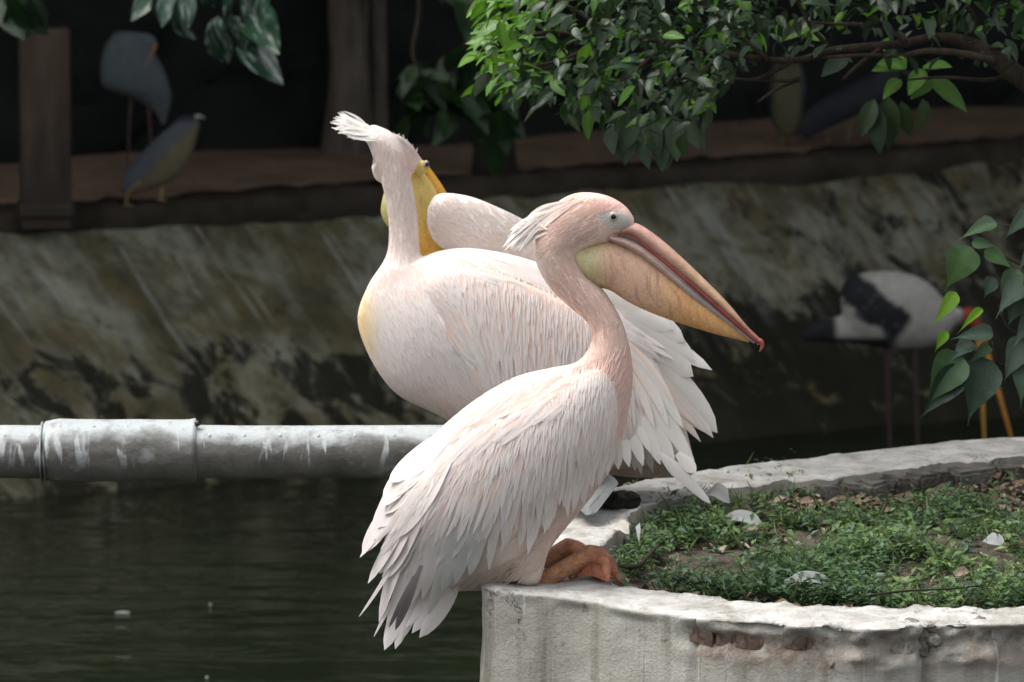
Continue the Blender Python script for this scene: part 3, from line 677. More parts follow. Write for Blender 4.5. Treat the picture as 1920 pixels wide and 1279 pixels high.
# ------------------------------------------------------------------ front pelican, squatting, bill to the right
YA = .06
A_body = [(744, 1095, 792, 1122, 22), (735, 1000, 850, 1110, 60), (748, 900, 930, 1106, 100), (800, 828, 990, 1085, 125), (880, 757, 1044, 1012, 132), (960, 709, 1103, 940, 128), (1030, 690, 1150, 872, 108),
          (1078, 680, 1172, 800, 80), (1101, 657, 1186, 725, 54), (1110, 628, 1184, 668, 42), (1099, 603, 1168, 606, 38), (1064, 573, 1138, 552, 38), (1027, 535, 1106, 515, 40), (1003, 487, 1092, 478, 42), (1002, 440, 1122, 462, 46),
          (1026, 395, 1142, 457, 49), (1075, 363, 1154, 448, 48), (1130, 364, 1164, 440, 43), (1170, 384, 1180, 432, 32), (1190, 410, 1186, 430, 16)]
A_wing = [(1150, 722, 1160, 772, 12, -.085), (1122, 692, 1150, 838, 42, -.085), (1062, 712, 1108, 880, 56, -.10), (990, 752, 1048, 940, 60, -.105), (905, 797, 975, 1006, 60, -.10), (835, 850, 905, 1040, 55, -.095),
          (775, 920, 830, 1045, 42, -.08), (745, 985, 778, 1035, 18, -.065)]
def tint_A(x, y):
    c = np.tile(WHT, (len(x), 1))
    k = sstep(770, 640, y)*sstep(985, 1040, x); c = mixc(c, PNK*np.array([1, 1.04, 1.04]), k)
    # nape and rear of the neck paler
    c = mixc(c, BLUSH*1.03, sstep(1060, 1010, x)*sstep(560, 520, y)*.7)
    c = mixc(c, np.array([.80, .50, .45]), .75*sstep(405, 375, y)*sstep(1090, 1140, x))
    c = mixc(c, PNK*.95, .75*sstep(1120, 1165, x)*sstep(640, 700, y)*sstep(900, 830, y))
    # breast and belly, warm and a little darker
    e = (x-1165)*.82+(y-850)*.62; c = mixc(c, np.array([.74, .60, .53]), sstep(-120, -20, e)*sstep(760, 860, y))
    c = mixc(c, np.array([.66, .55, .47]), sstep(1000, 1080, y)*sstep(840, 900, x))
    # grey bare skin round the eye
    d = ((x-1153)/31)**2+((y-413-.25*(x-1153))/17)**2; c = mixc(c, np.array([.66, .62, .565]), sstep(1.12, .85, d))
    return c
def pelican_A():
    base = Wz(1005, 1097, 0)
    root = thing('pelican', base, 'pink-white pelican squatting on the kerb, yellow bill pointing down over its shoulder', 'pelican', 'pelicans on the planter')
    root['label'] = 'pale pink pelican squatting on the white kerb, long yellow-pouched bill in full profile'
    bodyL = loft(A_body, YA); thigh = loft([(985, 980, 1060, 960, 40, -.05), (952, 1040, 1030, 1030, 40, -.055), (965, 1082, 1015, 1085, 34, -.06), (975, 1097, 1004, 1099, 16, -.055)], YA)
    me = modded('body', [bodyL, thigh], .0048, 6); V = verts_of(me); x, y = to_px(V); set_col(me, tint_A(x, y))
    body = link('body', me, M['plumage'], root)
    wl = loft(A_wing, YA); wm = modded('wing', [wl], .006, 4); set_col(wm, np.tile(BLUSH, (len(wm.vertices), 1))); wing = link('wing', wm, M['plumage'], root)
    fw = [(a, b, c, d, e, -f) for a, b, c, d, e, f in A_wing]; fm = modded('wing', [loft(fw, YA)], .008, 4); set_col(fm, np.tile(WHT, (len(fm.vertices), 1))); link('wing', fm, M['plumage'], root)
    bv = bvh_of(me_vf(me), me_vf(wm))
    # tail and flight feathers, drawn from back to front
    G = np.array([.16, .14, .14]); GR = dict(c0=G*1.6, c1=G)
    plumes('feather', None, [((800, 1020), (736, 1190), 24, dict(c0=G*2, c1=G)), ((790, 1020), (750, 1184), 22, dict(c0=G*2, c1=G*.9)), ((780, 1020), (728, 1178), 18, dict(c0=G*2, c1=G))], YA-.02, wing, seed=4)
    plumes('tail_feather', None, [((790, 1040), (721, 1219), 34), ((800, 1040), (741, 1217), 28), ((812, 1040), (752, 1200), 26), ((868, 1040), (783, 1194), 34, dict(bend=-12)), ((850, 1040), (770, 1186), 28, dict(bend=-9)), ((838, 1040), (760, 1176), 24, dict(bend=-6)),
                                   ((770, 1060), (701, 1194), 7), ((868, 1060), (852, 1108), 16), ((876, 1060), (864, 1102), 12)], YA-.03, root, seed=5)
    LG = dict(c1=(.76, .75, .73))
    plumes('feather', bv, [((815, 900), (714, 1168), 24, dict(bend=12)), ((822, 900), (724, 1174), 22), ((815, 910), (745, 1134), 26), ((825, 910), (762, 1120), 22), ((835, 910), (772, 1134), 24), ((850, 900), (792, 1124), 28), ((870, 900), (800, 1152), 30, dict(bend=-10, **LG)),
                           ((800, 900), (669, 1154), 13, dict(bend=-16, prof=prof_point)), ((800, 900), (690, 1094), 22), ((840, 900), (756, 1152), 20), ((815, 910), (733, 1150), 16), ((885, 910), (826, 1112), 30, dict(bend=-6, **LG)), ((905, 920), (852, 1096), 30, LG), ((890, 920), (838, 1086), 22, LG), ((920, 930), (880, 1080), 26, LG)], YA-.125, wing, seed=6, lift=(.0, .012))
    plumes('feather', bv, [((810, 880), (722, 1088), 44), ((770, 900), (679, 1038), 36), ((762, 930), (675, 1045), 18, dict(prof=prof_point)), ((780, 930), (712, 1076), 38), ((795, 940), (740, 1080), 34), ((768, 880), (700, 1012), 42), ((792, 860), (708, 990), 50),
                           ((800, 840), (720, 965), 44), ((835, 822), (717, 936), 44), ((860, 800), (728, 905), 40), ((815, 838), (716, 950), 30), ((850, 840), (742, 1010), 42), ((820, 880), (750, 1050), 32, dict(c0=(.82, .66, .59), c1=(.82, .72, .68))), ((805, 900), (738, 1040), 26, dict(c0=(.82, .66, .59), c1=(.82, .72, .68)))], YA-.07, wing, seed=7, lift=(.004, .010))
    plumes('feather', None, [((790, 1060), (741, 1182), 17, dict(c0=G*1.6, c1=G*.8)), ((776, 1080), (730, 1176), 10, dict(c0=G*1.4, c1=G*.8))], YA-.15, wing, seed=8)
    ridge = [(868, 808), (925, 786), (985, 765), (1045, 738), (1095, 708), (1135, 698), (1156, 748)]
    dirs = [(-.60, .80), (-.40, .92), (-.20, .98), (-.10, 1), (-.07, 1), (-.06, 1), (-.05, 1)]
    lens = [(310,), (295,), (285,), (265,), (240,), (215,), (120,)]
    rows = [(.54, .48, 25, 36), (.46, .45, 19, 54), (.38, .38, 13, 84), (.30, .32, 9.5, 120), (.21, .27, 8, 150), (.13, .23, 6.5, 180), (.06, .19, 5.5, 210), (.0, .15, 5, 220), (-.05, .12, 5, 220)]
    covert_rows(bv, ridge, dirs, lens, rows, YA-.12, wing, 2, 11)
    # long scapulars down the back, with the pink gap between back and wing
    r = random.Random(9); mb = MB()
    for i in range(150):
        s = r.random(); a = polyline([(1075, 690), (1010, 706), (940, 735), (880, 775), (820, 832), (765, 905)], s)+np.array([r.uniform(0, 30), r.uniform(6, 60)]); d = np.array([-.82, .57])+np.array([r.uniform(-.07, .07), r.uniform(-.07, .07)])
        d = d+np.array([.18, .2])*s; l = r.uniform(60, 120); ft_ = feather(bv, a, a+d*l, r.uniform(8, 18), YA-.1, (.002, .009), r.uniform(-4, 4), 6, prof_point, .3, jit(BLUSH, .04, r), jit(WHT, .03, r), tilt=r.uniform(-.3, .3)); mb.add(*ft_)
    for i in range(26):
        a = np.array((r.uniform(990, 1070), 0)); a[1] = 762-(a[0]-990)*.52+r.uniform(-8, 4); q = np.array((r.uniform(862, 930), 0)); q[1] = 808-(q[0]-870)*.42+r.uniform(-7, 3)
        ft_ = feather(bv, a, q, r.uniform(7, 13), YA-.12, (.006, .014), r.uniform(-6, 3), 6, prof_point, .3, jit((.82, .60, .52), .04, r), jit((.82, .70, .64), .04, r)); mb.add(*ft_)
    mb.build('scapular_feathers', M['feather'], root, 'stuff')
    def colA(px, py): return tint_A(np.array([px]), np.array([py]))[0]
    fuzz(bv, body, [(1070, 690), (1190, 640), (1190, 820), (1165, 870), (1010, 1070), (880, 1105), (840, 1100), (1000, 1030), (1160, 780), (1120, 690)], lambda a, b: (-.35, 1) if b < 900 else (-.8, .6), 1500, 26, 4.0, YA, colA, 12)
    fuzz(bv, body, [(1000, 470), (1080, 470), (1130, 550), (1180, 620), (1190, 700), (1080, 690), (1112, 640), (1040, 560)], lambda a, b: (.55, .8) if b < 600 else (0, 1), 900, 15, 2.6, YA, colA, 13, (.0003, .0012), rt=(.98, .95, .94), soft=.75)
    fuzz(bv, body, [(1010, 420), (1080, 362), (1185, 385), (1120, 400), (1125, 440), (1060, 470), (1000, 480)], lambda a, b: (-.8, .5), 700, 15, 2.6, YA, colA, 14, (.0003, .0012), rt=(.98, .94, .93), soft=.7)
    fuzz(bv, body, [(1060, 685), (960, 710), (880, 760), (800, 832), (740, 905), (760, 930), (850, 840), (960, 760), (1060, 715)], lambda a, b: (-.8, .55), 500, 46, 6, YA, lambda a, b: WHT, 16, (.0004, .002), rt=(1, .96, .94), soft=.85)
    # drooping crest
    mb = MB(); r = random.Random(15)
    for i in range(46):
        s = r.random(); a = polyline([(1085, 364), (1045, 382), (1022, 400), (1015, 425)], s)+np.array([r.uniform(-6, 14), r.uniform(0, 16)])
        tp = polyline([(985, 415), (958, 440), (946, 466), (972, 470), (985, 462)], r.random())+np.array([r.uniform(-3, 6), r.uniform(-5, 5)])
        ft_ = feather(bv, a, tp, r.uniform(6, 11), YA-.02, (.003, .012), r.uniform(6, 16), 8, prof_point, .2, jit((.80, .60, .54), .05, r), jit((.87, .83, .79), .03, r), tilt=r.uniform(-.4, .4), nup=.7); mb.add(*ft_)
    mb.build('crest', M['feather'], root, 'stuff')
    # bill: pouch, lower mandible, upper mandible with hooked nail, red edge
    pl = loft([(1068, 470, 1070, 480, 24), (1078, 460, 1082, 512, 33), (1100, 455, 1104, 534, 37), (1128, 452, 1126, 540, 37), (1152, 452, 1146, 546, 35), (1194, 468, 1180, 568, 31), (1244, 504, 1228, 590, 27), (1296, 545, 1282, 609, 22), (1346, 586, 1334, 625, 16), (1384, 616, 1376, 636, 9), (1408, 640, 1405, 644, 3)], YA, 40, 7)
    pm = modded('pouch', [pl], .0042, 4); V = verts_of(pm); x, y = to_px(V)
    c = np.tile(np.array([.84, .47, .20]), (len(x), 1)); c = mixc(c, np.array([.86, .56, .41]), sstep(1300, 1200, x)*.9); c = mixc(c, np.array([.82, .43, .09]), sstep(0, 40, (y-545)-(x-1180)*.42)*sstep(1180, 1260, x)*.8)
    c = mixc(c, np.array([.70, .61, .34]), sstep(1150, 1105, x)); c = mixc(c, np.array([.62, .50, .14]), sstep(0, 14, y-(520+(x-1100)*.3))*sstep(1175, 1120, x)*.7)
    V = V+0; ve = np.zeros(len(x))
    for k, x0 in enumerate((1166, 1192, 1214, 1236, 1262)):
        xx = x-(x0+(y-480)*.42+4*np.sin(y*.11+k)); ve = np.maximum(ve, np.exp(-(xx/2.2)**2)*sstep(470+k*12, 500+k*12, y)*sstep(590+k*8, 550+k*8, y)*(.5+.3*np.sin(y*.07+k*2)))
    c = mixc(c, np.array([.40, .22, .17]), np.clip(ve, 0, 1)); set_col(pm, c); link('pouch', pm, M['skin'], root)
    def strip(name, up, lo, dep, cf, mat='horn', n=5):
        U = np.array(up, float); Lo = np.array(lo, float); Vv, Ff = loft([(*u, *l, d) for u, l, d in zip(U, Lo, dep)], YA, 20, 6)
        xx, yy = to_px(Vv); return link(name, mesh_of(name, Vv, Ff, True, cf(xx, yy)), M[mat], root)
    strip('lower_mandible', [(1142, 440), (1180, 448), (1222, 474), (1300, 537), (1370, 595), (1418, 640)], [(1146, 454), (1178, 469), (1216, 493), (1291, 557), (1361, 607), (1414, 645)], [35, 33, 29, 23, 15, 4],
          lambda a, b: mixc(np.tile([.64, .46, .40], (len(a), 1)), np.array([.44, .40, .40]), sstep(1200, 1330, a)*.8))
    up = strip('upper_mandible', [(1168, 428), (1192, 418), (1240, 449), (1300, 503), (1360, 563), (1400, 610), (1424, 634), (1428, 644)], [(1164, 440), (1186, 444), (1222, 472), (1294, 532), (1356, 586), (1400, 625), (1416, 641), (1420, 648)], [26, 28, 27, 24, 20, 15, 9, 5],
          lambda a, b: mixc(mixc(np.tile([.72, .42, .34], (len(a), 1)), np.array([.70, .48, .26]), sstep(1210, 1330, a)*.7), np.array([.40, .13, .11]), sstep(1340, 1425, a)*.8))
    V, Fc = tube([W(*p, YA-.004) for p in ((1416, 638), (1426, 640), (1429, 649), (1424, 660))], [.005, .0055, .004, .0012], 8, 4); link('nail', mesh_of('nail', V, Fc, True, np.tile([.42, .12, .09], (len(V), 1))), M['horn'], up)
    P = np.array([(1150, 437), (1186, 445), (1222, 473), (1296, 534), (1358, 588), (1402, 627), (1420, 642)]); dd = np.array([36, 33, 29, 24, 19, 14, 7])*PX
    V, Fc = tube([W(a, b, YA-d-.0005) for (a, b), d in zip(P, dd)], [.0008, .0012, .0020, .0032, .0036, .0032, .002], 8, 5); link('bill_edge', mesh_of('bill_edge', V, Fc, True, np.tile([.30, .05, .05], (len(V), 1))), M['horn'], up)
    # eyes
    for sgn in (-1, 1):
        dz = None
        hy = depth(bv, 1150, 406); hy = YA-(YA-hy) if sgn < 0 else YA+(YA-hy)
        c = W(1150, 406, hy); e = link('eye', mesh_of('eye', *ball(c+np.array([0, -.0*sgn, 0]), .0098, (1, .55, 1))), M['iris'], root)
        link('pupil', mesh_of('pupil', *ball(c+np.array([0, sgn*.0028, 0]), .0062, (1, .55, 1))), M['eye'], e)
    # feet
    def foot(dx, dy, yo, name='foot'):
        mb = []; P = lambda a, b, z=0: W(a+dx, b+dy, YA+yo+z)
        mb.append(tube([P(1003, 1094), P(1030, 1082), P(1062, 1064), P(1092, 1046), P(1112, 1036)], np.array([14, 17, 17, 17, 19])*PX, 12, 5))
        mb.append(tube([P(1108, 1038), P(1128, 1042), P(1142, 1056), P(1150, 1072), P(1163, 1093)], np.array([18, 15, 12, 10, 4])*PX, 10, 5))
        mb.append(tube([P(1112, 1042), P(1132, 1052, -.03), P(1137, 1070, -.05), P(1140, 1092, -.06)], np.array([15, 11, 9, 5])*PX, 10, 5))
        mb.append(tube([P(1108, 1042), P(1112, 1058, .04), P(1116, 1074, .07), P(1122, 1086, .085)], np.array([14, 10, 8, 5])*PX, 10, 5))
        mb.append(tube([P(1098, 1050), P(1082, 1064, .01), P(1072, 1078, .02), P(1076, 1086, .02)], np.array([12, 10, 9, 5])*PX, 10, 5))
        fm = modded(name, mb, .0035, 3); n_ = len(fm.vertices); V = verts_of(fm); xx, yy = to_px(V)
        set_col(fm, mixc(np.tile([.50, .245, .135], (n_, 1)), np.array([.46, .18, .10]), sstep(1085+dx, 1125+dx, xx)*.8)); fo = link(name, fm, M['leg'], root)
        for a, b, z in ((1163, 1093, 0), (1140, 1092, -.06), (1122, 1086, .085)):
            V, Fc = tube([P(a-2, b-3, z), P(a+3, b, z), P(a+6, b+5, z)], np.array([4, 3, .8])*PX, 7, 3); link('claw', mesh_of('claw', V, Fc, True, np.tile([.16, .11, .08], (len(V), 1))), M['horn'], fo)
        # webs slung between the toes
        T = [[P(1110, 1044), P(1128, 1050), P(1140, 1066), P(1148, 1080), P(1160, 1092)], [P(1110, 1044), P(1131, 1054, -.03), P(1136, 1070, -.05), P(1138, 1082, -.058), P(1140, 1092, -.06)], [P(1108, 1048), P(1111, 1058, .03), P(1114, 1068, .05), P(1117, 1078, .07), P(1122, 1086, .085)], [P(1098, 1052), P(1084, 1064, .01), P(1076, 1074, .02), P(1074, 1082, .02), P(1078, 1086, .02)]]
        for a, b in ((1, 0), (0, 2), (1, 3)):
            V = []
            for i in range(5):
                for j in range(7):
                    k = j/6; p = T[a][i]*(1-k)+T[b][i]*k; sag = math.sin(math.pi*k)*i/4
                    V.append(p+np.array([-.006*sag, .003*math.sin(k*19), .011*sag]))
            link('web', mesh_of('web', V, [(i*7+j, i*7+j+1, (i+1)*7+j+1, (i+1)*7+j) for i in range(4) for j in range(6)], True, np.tile([.46, .17, .095], (35, 1))), M['leg'], fo)
    foot(0, 0, -.03); foot(-42, -12, .13)
pelican_A()

# ------------------------------------------------------------------ rear pelican, standing, head turned back to preen
YB = 1.0
PB = PX*(D+1.0)/D
B_body = [(1298, 850, 1304, 890, 15), (1265, 735, 1250, 897, 58), (1195, 610, 1150, 892, 100), (1090, 527, 1020, 866, 128), (985, 484, 905, 822, 138), (885, 465, 815, 776, 132), (825, 470, 742, 738, 112), (797, 480, 694, 672, 88),
          (789, 481, 670, 600, 66), (787, 472, 689, 537, 50), (786, 458, 722, 484, 36), (785, 430, 729, 440, 30), (782, 395, 726, 398, 28), (773, 345, 717, 350, 28), (765, 305, 703, 308, 28), (755, 275, 690, 272, 28), (735, 248, 680, 262, 24), (700, 232, 668, 252, 14)]
B_wing = [(797, 528, 797, 560, 12, -.09), (825, 506, 832, 625, 40, -.095), (880, 501, 885, 705, 54, -.105), (960, 521, 955, 780, 60, -.11), (1050, 561, 1035, 850, 60, -.105), (1130, 604, 1120, 878, 55, -.095), (1200, 668, 1210, 868, 45, -.08), (1255, 765, 1280, 862, 18, -.06)]
B_far = [(802, 388, 800, 420, 14, .08), (822, 363, 817, 456, 34, .08), (878, 367, 866, 482, 42, .09), (940, 391, 935, 500, 42, .10), (1000, 421, 1005, 530, 42, .12), (1062, 455, 1085, 575, 38, .11), (1140, 525, 1155, 620, 28, .10)]
def tint_B(x, y):
    c = np.tile(WHT, (len(x), 1)); c = mixc(c, BLUSH*np.array([1, 1.06, 1.08]), sstep(520, 470, y)*sstep(830, 790, x)*.5)
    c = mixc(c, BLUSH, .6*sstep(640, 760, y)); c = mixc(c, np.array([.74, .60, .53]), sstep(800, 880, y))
    c = mixc(c, np.array([.85, .66, .30]), .75*sstep(710, 672, x)*sstep(520, 560, y)*sstep(680, 630, y))
    c = mixc(c, np.array([.82, .60, .55]), .7*sstep(735, 765, x)*sstep(250, 275, y)*sstep(335, 305, y))
    return c
def pelican_B():
    base = Wz(1100, 950, 0)
    root = thing('pelican', base, 'white pelican standing with neck raised, preening behind its back, yellow breast patch', 'pelican', 'pelicans on the planter')
    bl_ = loft(B_body, YB)
    head = loft([(712, 258, 705, 306, 26, .02), (738, 250, 722, 322, 36, .05), (765, 264, 745, 328, 36, .085), (784, 288, 765, 325, 27, .11), (796, 306, 782, 326, 14, .12)], YB)
    jowl = loft([(704, 300, 712, 330, 16, .04), (696, 312, 720, 340, 22, .05), (702, 336, 725, 350, 14, .05)], YB)
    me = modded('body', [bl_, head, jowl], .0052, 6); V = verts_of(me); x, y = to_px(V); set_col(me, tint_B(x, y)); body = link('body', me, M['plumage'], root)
    wl = loft(B_wing, YB); wm = modded('wing', [wl], .006, 4); set_col(wm, np.tile(BLUSH, (len(wm.vertices), 1))); wing = link('wing', wm, M['plumage'], root)
    fl = loft(B_far, YB); fm = modded('wing', [fl], .005, 5); V = verts_of(fm); x, y = to_px(V); set_col(fm, mixc(np.tile(WHT, (len(x), 1)), np.array([.80, .62, .57]), sstep(400, 450, y-(x-850)*.45)*.35)); far = link('wing', fm, M['plumage'], root)
    bh = bvh_of(me_vf(me)); bv = bvh_of(me_vf(me), me_vf(wm)); bf = bvh_of(me_vf(fm))
    # pouch and bill, behind the neck
    pl = loft([(796, 316, 728, 334, 24), (814, 334, 715, 380, 32), (830, 358, 716, 408, 32), (838, 395, 735, 436, 30), (846, 440, 760, 470, 26), (852, 486, 795, 498, 18), (856, 520, 830, 520, 8)], YB+.155, 40, 7)
    pm = modded('pouch', [pl], .0048, 4); V = verts_of(pm); x, y = to_px(V)
    c = mixc(np.tile([.84, .65, .22], (len(x), 1)), np.array([.84, .46, .08]), sstep(370, 470, y)*.9); c = mixc(c, np.array([.60, .57, .22]), sstep(745, 722, x)); set_col(pm, c); link('pouch', pm, M['skin'], root)
    Vb, Fb = loft([(798, 304, 786, 318, 10), (816, 328, 798, 342, 13), (838, 362, 816, 372, 14), (852, 400, 830, 406, 13), (862, 450, 842, 454, 11), (868, 500, 852, 502, 8)], YB+.15, 20, 6)
    bill = link('upper_mandible', mesh_of('upper_mandible', Vb, Fb, True, np.tile([.80, .42, .07], (len(Vb), 1))), M['horn'], root)
    # face skin and eye
    Vf, Ff = loft([(786, 300, 770, 314, 8, -.005), (800, 303, 778, 324, 16), (806, 316, 788, 332, 10)], YB+.11, 20, 6); link('face_skin', mesh_of('face_skin', Vf, Ff, True, np.tile([.80, .62, .20], (len(Vf), 1))), M['skin'], root)
    c = W(799, 308, YB+.095); e = link('eye', mesh_of('eye', *ball(c, .0085, (.75, .8, 1.05))), M['iris'], root); link('pupil', mesh_of('pupil', *ball(c+np.array([.0012, -.003, 0]), .0062, (.75, .8, 1))), M['eye'], e)
    # crest blown back over the nape
    mb = MB(); r = random.Random(21)
    for i in range(60):
        a = np.array((r.uniform(672, 716), 0)); a[1] = 236+(a[0]-680)*.35+r.uniform(-8, 16); q = polyline([(644, 208), (628, 222), (618, 234), (632, 246), (648, 256), (662, 262)], r.random())+np.array([r.uniform(-4, 12), r.uniform(-4, 4)])
        ft_ = feather(bh, a, q, r.uniform(4, 8), YB, (.001, .006), r.uniform(-5, 6), 6, prof_point, .2, jit((.85, .79, .75), .03, r), jit((.88, .85, .82), .03, r), tilt=r.uniform(-.5, .5), nup=.9); mb.add(*ft_)
    for i in range(26):
        a = polyline([(745, 252), (765, 268), (785, 290)], r.random()); q = a+np.array([r.uniform(-16, 2), r.uniform(-13, -3)]); ft_ = feather(bh, a+np.array([-4, 6]), q, 3, YB+.05, (.001, .003), 0, 4, prof_point, .2, (.8, .64, .6), (.84, .75, .73)); mb.add(*ft_)
    mb.build('crest', M['feather'], root, 'stuff')
    # flight feathers beyond the front bird's breast
    WG = dict(c0=(.83, .76, .70), c1=(.84, .81, .775))
    PK = dict(c0=(.82, .64, .55), c1=(.83, .75, .69))
    plumes('feather', None, [((1100, 560), (1300, 706), 74, WG), ((1090, 545), (1335, 694), 34, WG), ((1095, 545), (1302, 676), 66, WG), ((1100, 540), (1284, 640), 60, WG),
                             ((1130, 600), (1343, 814), 62, dict(WG, bend=-10)), ((1150, 610), (1336, 822), 34, dict(WG, bend=-6)), ((1120, 600), (1320, 812), 40, dict(PK, bend=-6)), ((1120, 620), (1312, 830), 22, dict(PK, bend=-8)), ((1125, 610), (1304, 800), 24, dict(PK, bend=-6)), ((1110, 560), (1262, 618), 40, WG)], YB-.03, wing, seed=24, lift=(.0, .02))
    plumes('feather', None, [((1130, 620), (1278, 806), 24, dict(WG, bend=-14)), ((1130, 640), (1288, 862), 34, dict(WG, bend=-12)), ((1150, 660), (1303, 886), 30, dict(WG, bend=-10)), ((1150, 670), (1262, 882), 34, dict(WG, bend=-10)), ((1150, 620), (1262, 764), 18, dict(PK, bend=-10)), ((1150, 680), (1236, 872), 30, dict(WG, bend=-6)), ((1148, 620), (1250, 800), 18, dict(WG, bend=-12)), ((1150, 700), (1206, 874), 28, WG), ((1140, 700), (1180, 876), 28, WG), ((1150, 640), (1240, 780), 14, dict(PK, bend=-10)), ((1150, 650), (1224, 800), 16, dict(PK, bend=-8)), ((1150, 690), (1220, 850), 20, WG)], YB-.125, wing, seed=25, lift=(.0, .015))
    plumes('tail_feather', None, [((1236, 850), (1332, 944), 30, dict(prof=prof_point, c0=(.74, .70, .69), c1=(.74, .71, .71))), ((1270, 850), (1304, 886), 26)], YB-.15, root, seed=26)
    ridge = [(799, 545), (822, 514), (868, 503), (930, 515), (1000, 543), (1070, 577), (1130, 610), (1190, 668), (1235, 745)]
    dirs = [(.52, .85), (.42, .9), (.20, .98), (.06, 1), (.0, 1), (.0, 1), (.12, 1), (.3, .95), (.3, .95)]
    lens = [(150,), (200,), (250,), (280,), (300,), (300,), (270,), (220,), (140,)]
    rows = [(.52, .50, 30, 40), (.42, .42, 20, 60), (.34, .34, 12, 100), (.27, .28, 8, 140), (.18, .23, 6.5, 180), (.1, .19, 5.5, 210), (.03, .15, 5, 230), (-.03, .11, 5, 230)]
    covert_rows(bv, ridge, dirs, lens, rows, YB-.13, wing, 1, 31, BLUSH*np.array([1, .97, .97]), WHT, (.001, .007))
    mb = MB(); r = random.Random(33)
    for i in range(150):
        s = r.random(); a = polyline([(850, 478), (920, 474), (990, 492), (1060, 528), (1120, 570), (1180, 615)], s)+np.array([0, r.uniform(0, 34)]); d = np.array([.9, .25+.3*s]); l = r.uniform(60, 120)
        ft_ = feather(bv, a, a+d*l, r.uniform(8, 16), YB-.1, (.001, .007), r.uniform(-5, 5), 6, prof_point, .25, jit(BLUSH if r.random() < .4 else WHT, .04, r), jit(WHT, .03, r), tilt=r.uniform(-.25, .25)); mb.add(*ft_)
    mb.build('scapular_feathers', M['feather'], root, 'stuff')
    def colB(px, py): return tint_B(np.array([px]), np.array([py]))[0]
    fuzz(bv, body, [(700, 510), (790, 490), (800, 560), (900, 740), (820, 785), (740, 735), (690, 670), (668, 600)], lambda a, b: (.30+.3*(b-500)/200, .9), 3000, 40, 3.8, YB, colB, 34, (.0003, .0036), rt=(.96, .87, .82), soft=.5)
    fuzz(bv, body, [(1150, 840), (1300, 850), (1290, 898), (1150, 892)], lambda a, b: (.9, .2), 300, 30, 5, YB, colB, 36, (.0003, .003))
    fuzz(bh, body, [(715, 490), (790, 480), (780, 340), (760, 290), (700, 250), (690, 280), (715, 350)], lambda a, b: (.0, 1), 900, 16, 2.8, YB, colB, 35, (.0003, .0014))
    mb = MB(); r = random.Random(37)
    for i in range(600):
        s = r.random(); a = polyline([(806, 385), (840, 366), (900, 374), (960, 400), (1020, 432)], s)+np.array([0, r.uniform(2, 85)]); 
        if depth(bf, *a) is None: continue
        ft_ = feather(bf, a, a+np.array([.75, .6])*r.uniform(14, 26), r.uniform(4, 7), YB+.08, (.0003, .003), 0, 4, prof_hair, .2, jit((.82, .68, .60), .04, r), jit((.84, .75, .69), .04, r)); mb.add(*ft_)
    mb.build('covert_feathers', M['feather'], far, 'stuff')
    # legs and webbed feet on the kerb, mostly hidden by the front bird
    for k, (lx, yo) in enumerate(((1062, -.04), (1105, .10))):
        ft = Wz(lx, 958-8*k, .0); V, Fc = tube([W(lx, 850, YB+yo-.02), W(lx+4, 905, YB+yo-.03), ft+np.array([.0, 0, .03]), ft+np.array([-.02, -.01, .014])], [.022, .014, .013, .012], 10, 4)
        leg = link('leg', mesh_of('leg', V, Fc, True, np.tile([.52, .24, .14], (len(V), 1))), M['leg'], root)
        Vw = [ft+np.array(v) for v in ((.0, 0, .022), (-.10, -.05, .008), (-.12, 0, .010), (-.10, .05, .008), (-.04, .0, .016))]
        o = link('web', mesh_of('web', Vw, [(0, 1, 4), (1, 2, 4), (2, 3, 4), (3, 0, 4)], True, np.tile([.5, .2, .12], (5, 1))), M['leg'], leg); sm = o.modifiers.new('s', 'SOLIDIFY'); sm.thickness = .006
pelican_B()
# ================================================================== VEGETATION
def leaf_shape(kind, seed=0, col=(1, 1, 1), n=8):
    r = random.Random(seed); n = 15 if kind == 'heart' else n; t = np.linspace(0, 1, n)
    if kind == 'oval': wd = .24*np.sin(math.pi*np.clip(t, 0, 1)**.8)**.85+.0
    elif kind == 'lance': wd = .15*np.sin(math.pi*t**.75)
    else: wd = np.interp(t, [0, .03, .1, .22, .35, .5, .65, .78, .86, 1], [.05, .2, .33, .385, .36, .27, .155, .06, .022, .004])   # heart with a long drip tip
    dr = r.uniform(.1, .45); cv = r.uniform(-.2, .2); fold = r.uniform(.12, .4)
    V = []; wav = .05
    for i, (a, b) in enumerate(zip(t, wd)):
        x = a; z = -dr*a*a; y = cv*a*a
        V += [(x, y-b, z+fold*b+wav*b*math.sin(i*2.1+seed)), (x, y-b*.5, z+fold*b*.42), (x, y, z), (x, y+b*.5, z+fold*b*.42), (x, y+b, z+fold*b+wav*b*math.cos(i*1.9+seed))]
    Fc = [(i*5+j, (i+1)*5+j, (i+1)*5+j+1, i*5+j+1) for i in range(n-1) for j in range(4)]
    # short stalk
    V = np.array(V); C = np.tile(np.asarray(col, float), (len(V), 1)); C[2::5] *= 1.35
    return V, Fc, C
def frame_of(d, up):
    d = np.asarray(d, float); d = d/np.linalg.norm(d); z = np.asarray(up, float)-d*np.dot(up, d)
    z = z/(np.linalg.norm(z)+1e-9); y = np.cross(z, d); return np.stack([d, y, z], 1)
def put_leaf(me, p, d, up, L, parent, name='leaf'):
    o = bpy.data.objects.new(name, me); COL.objects.link(o); adopt(o, parent)
    Rm = frame_of(d, up)*L; m = Matrix.Identity(4)
    for i in range(3):
        for j in range(3): m[i][j] = Rm[i, j]
        m[i][3] = p[i]
    o.matrix_basis = m; return o
LEAF = {}
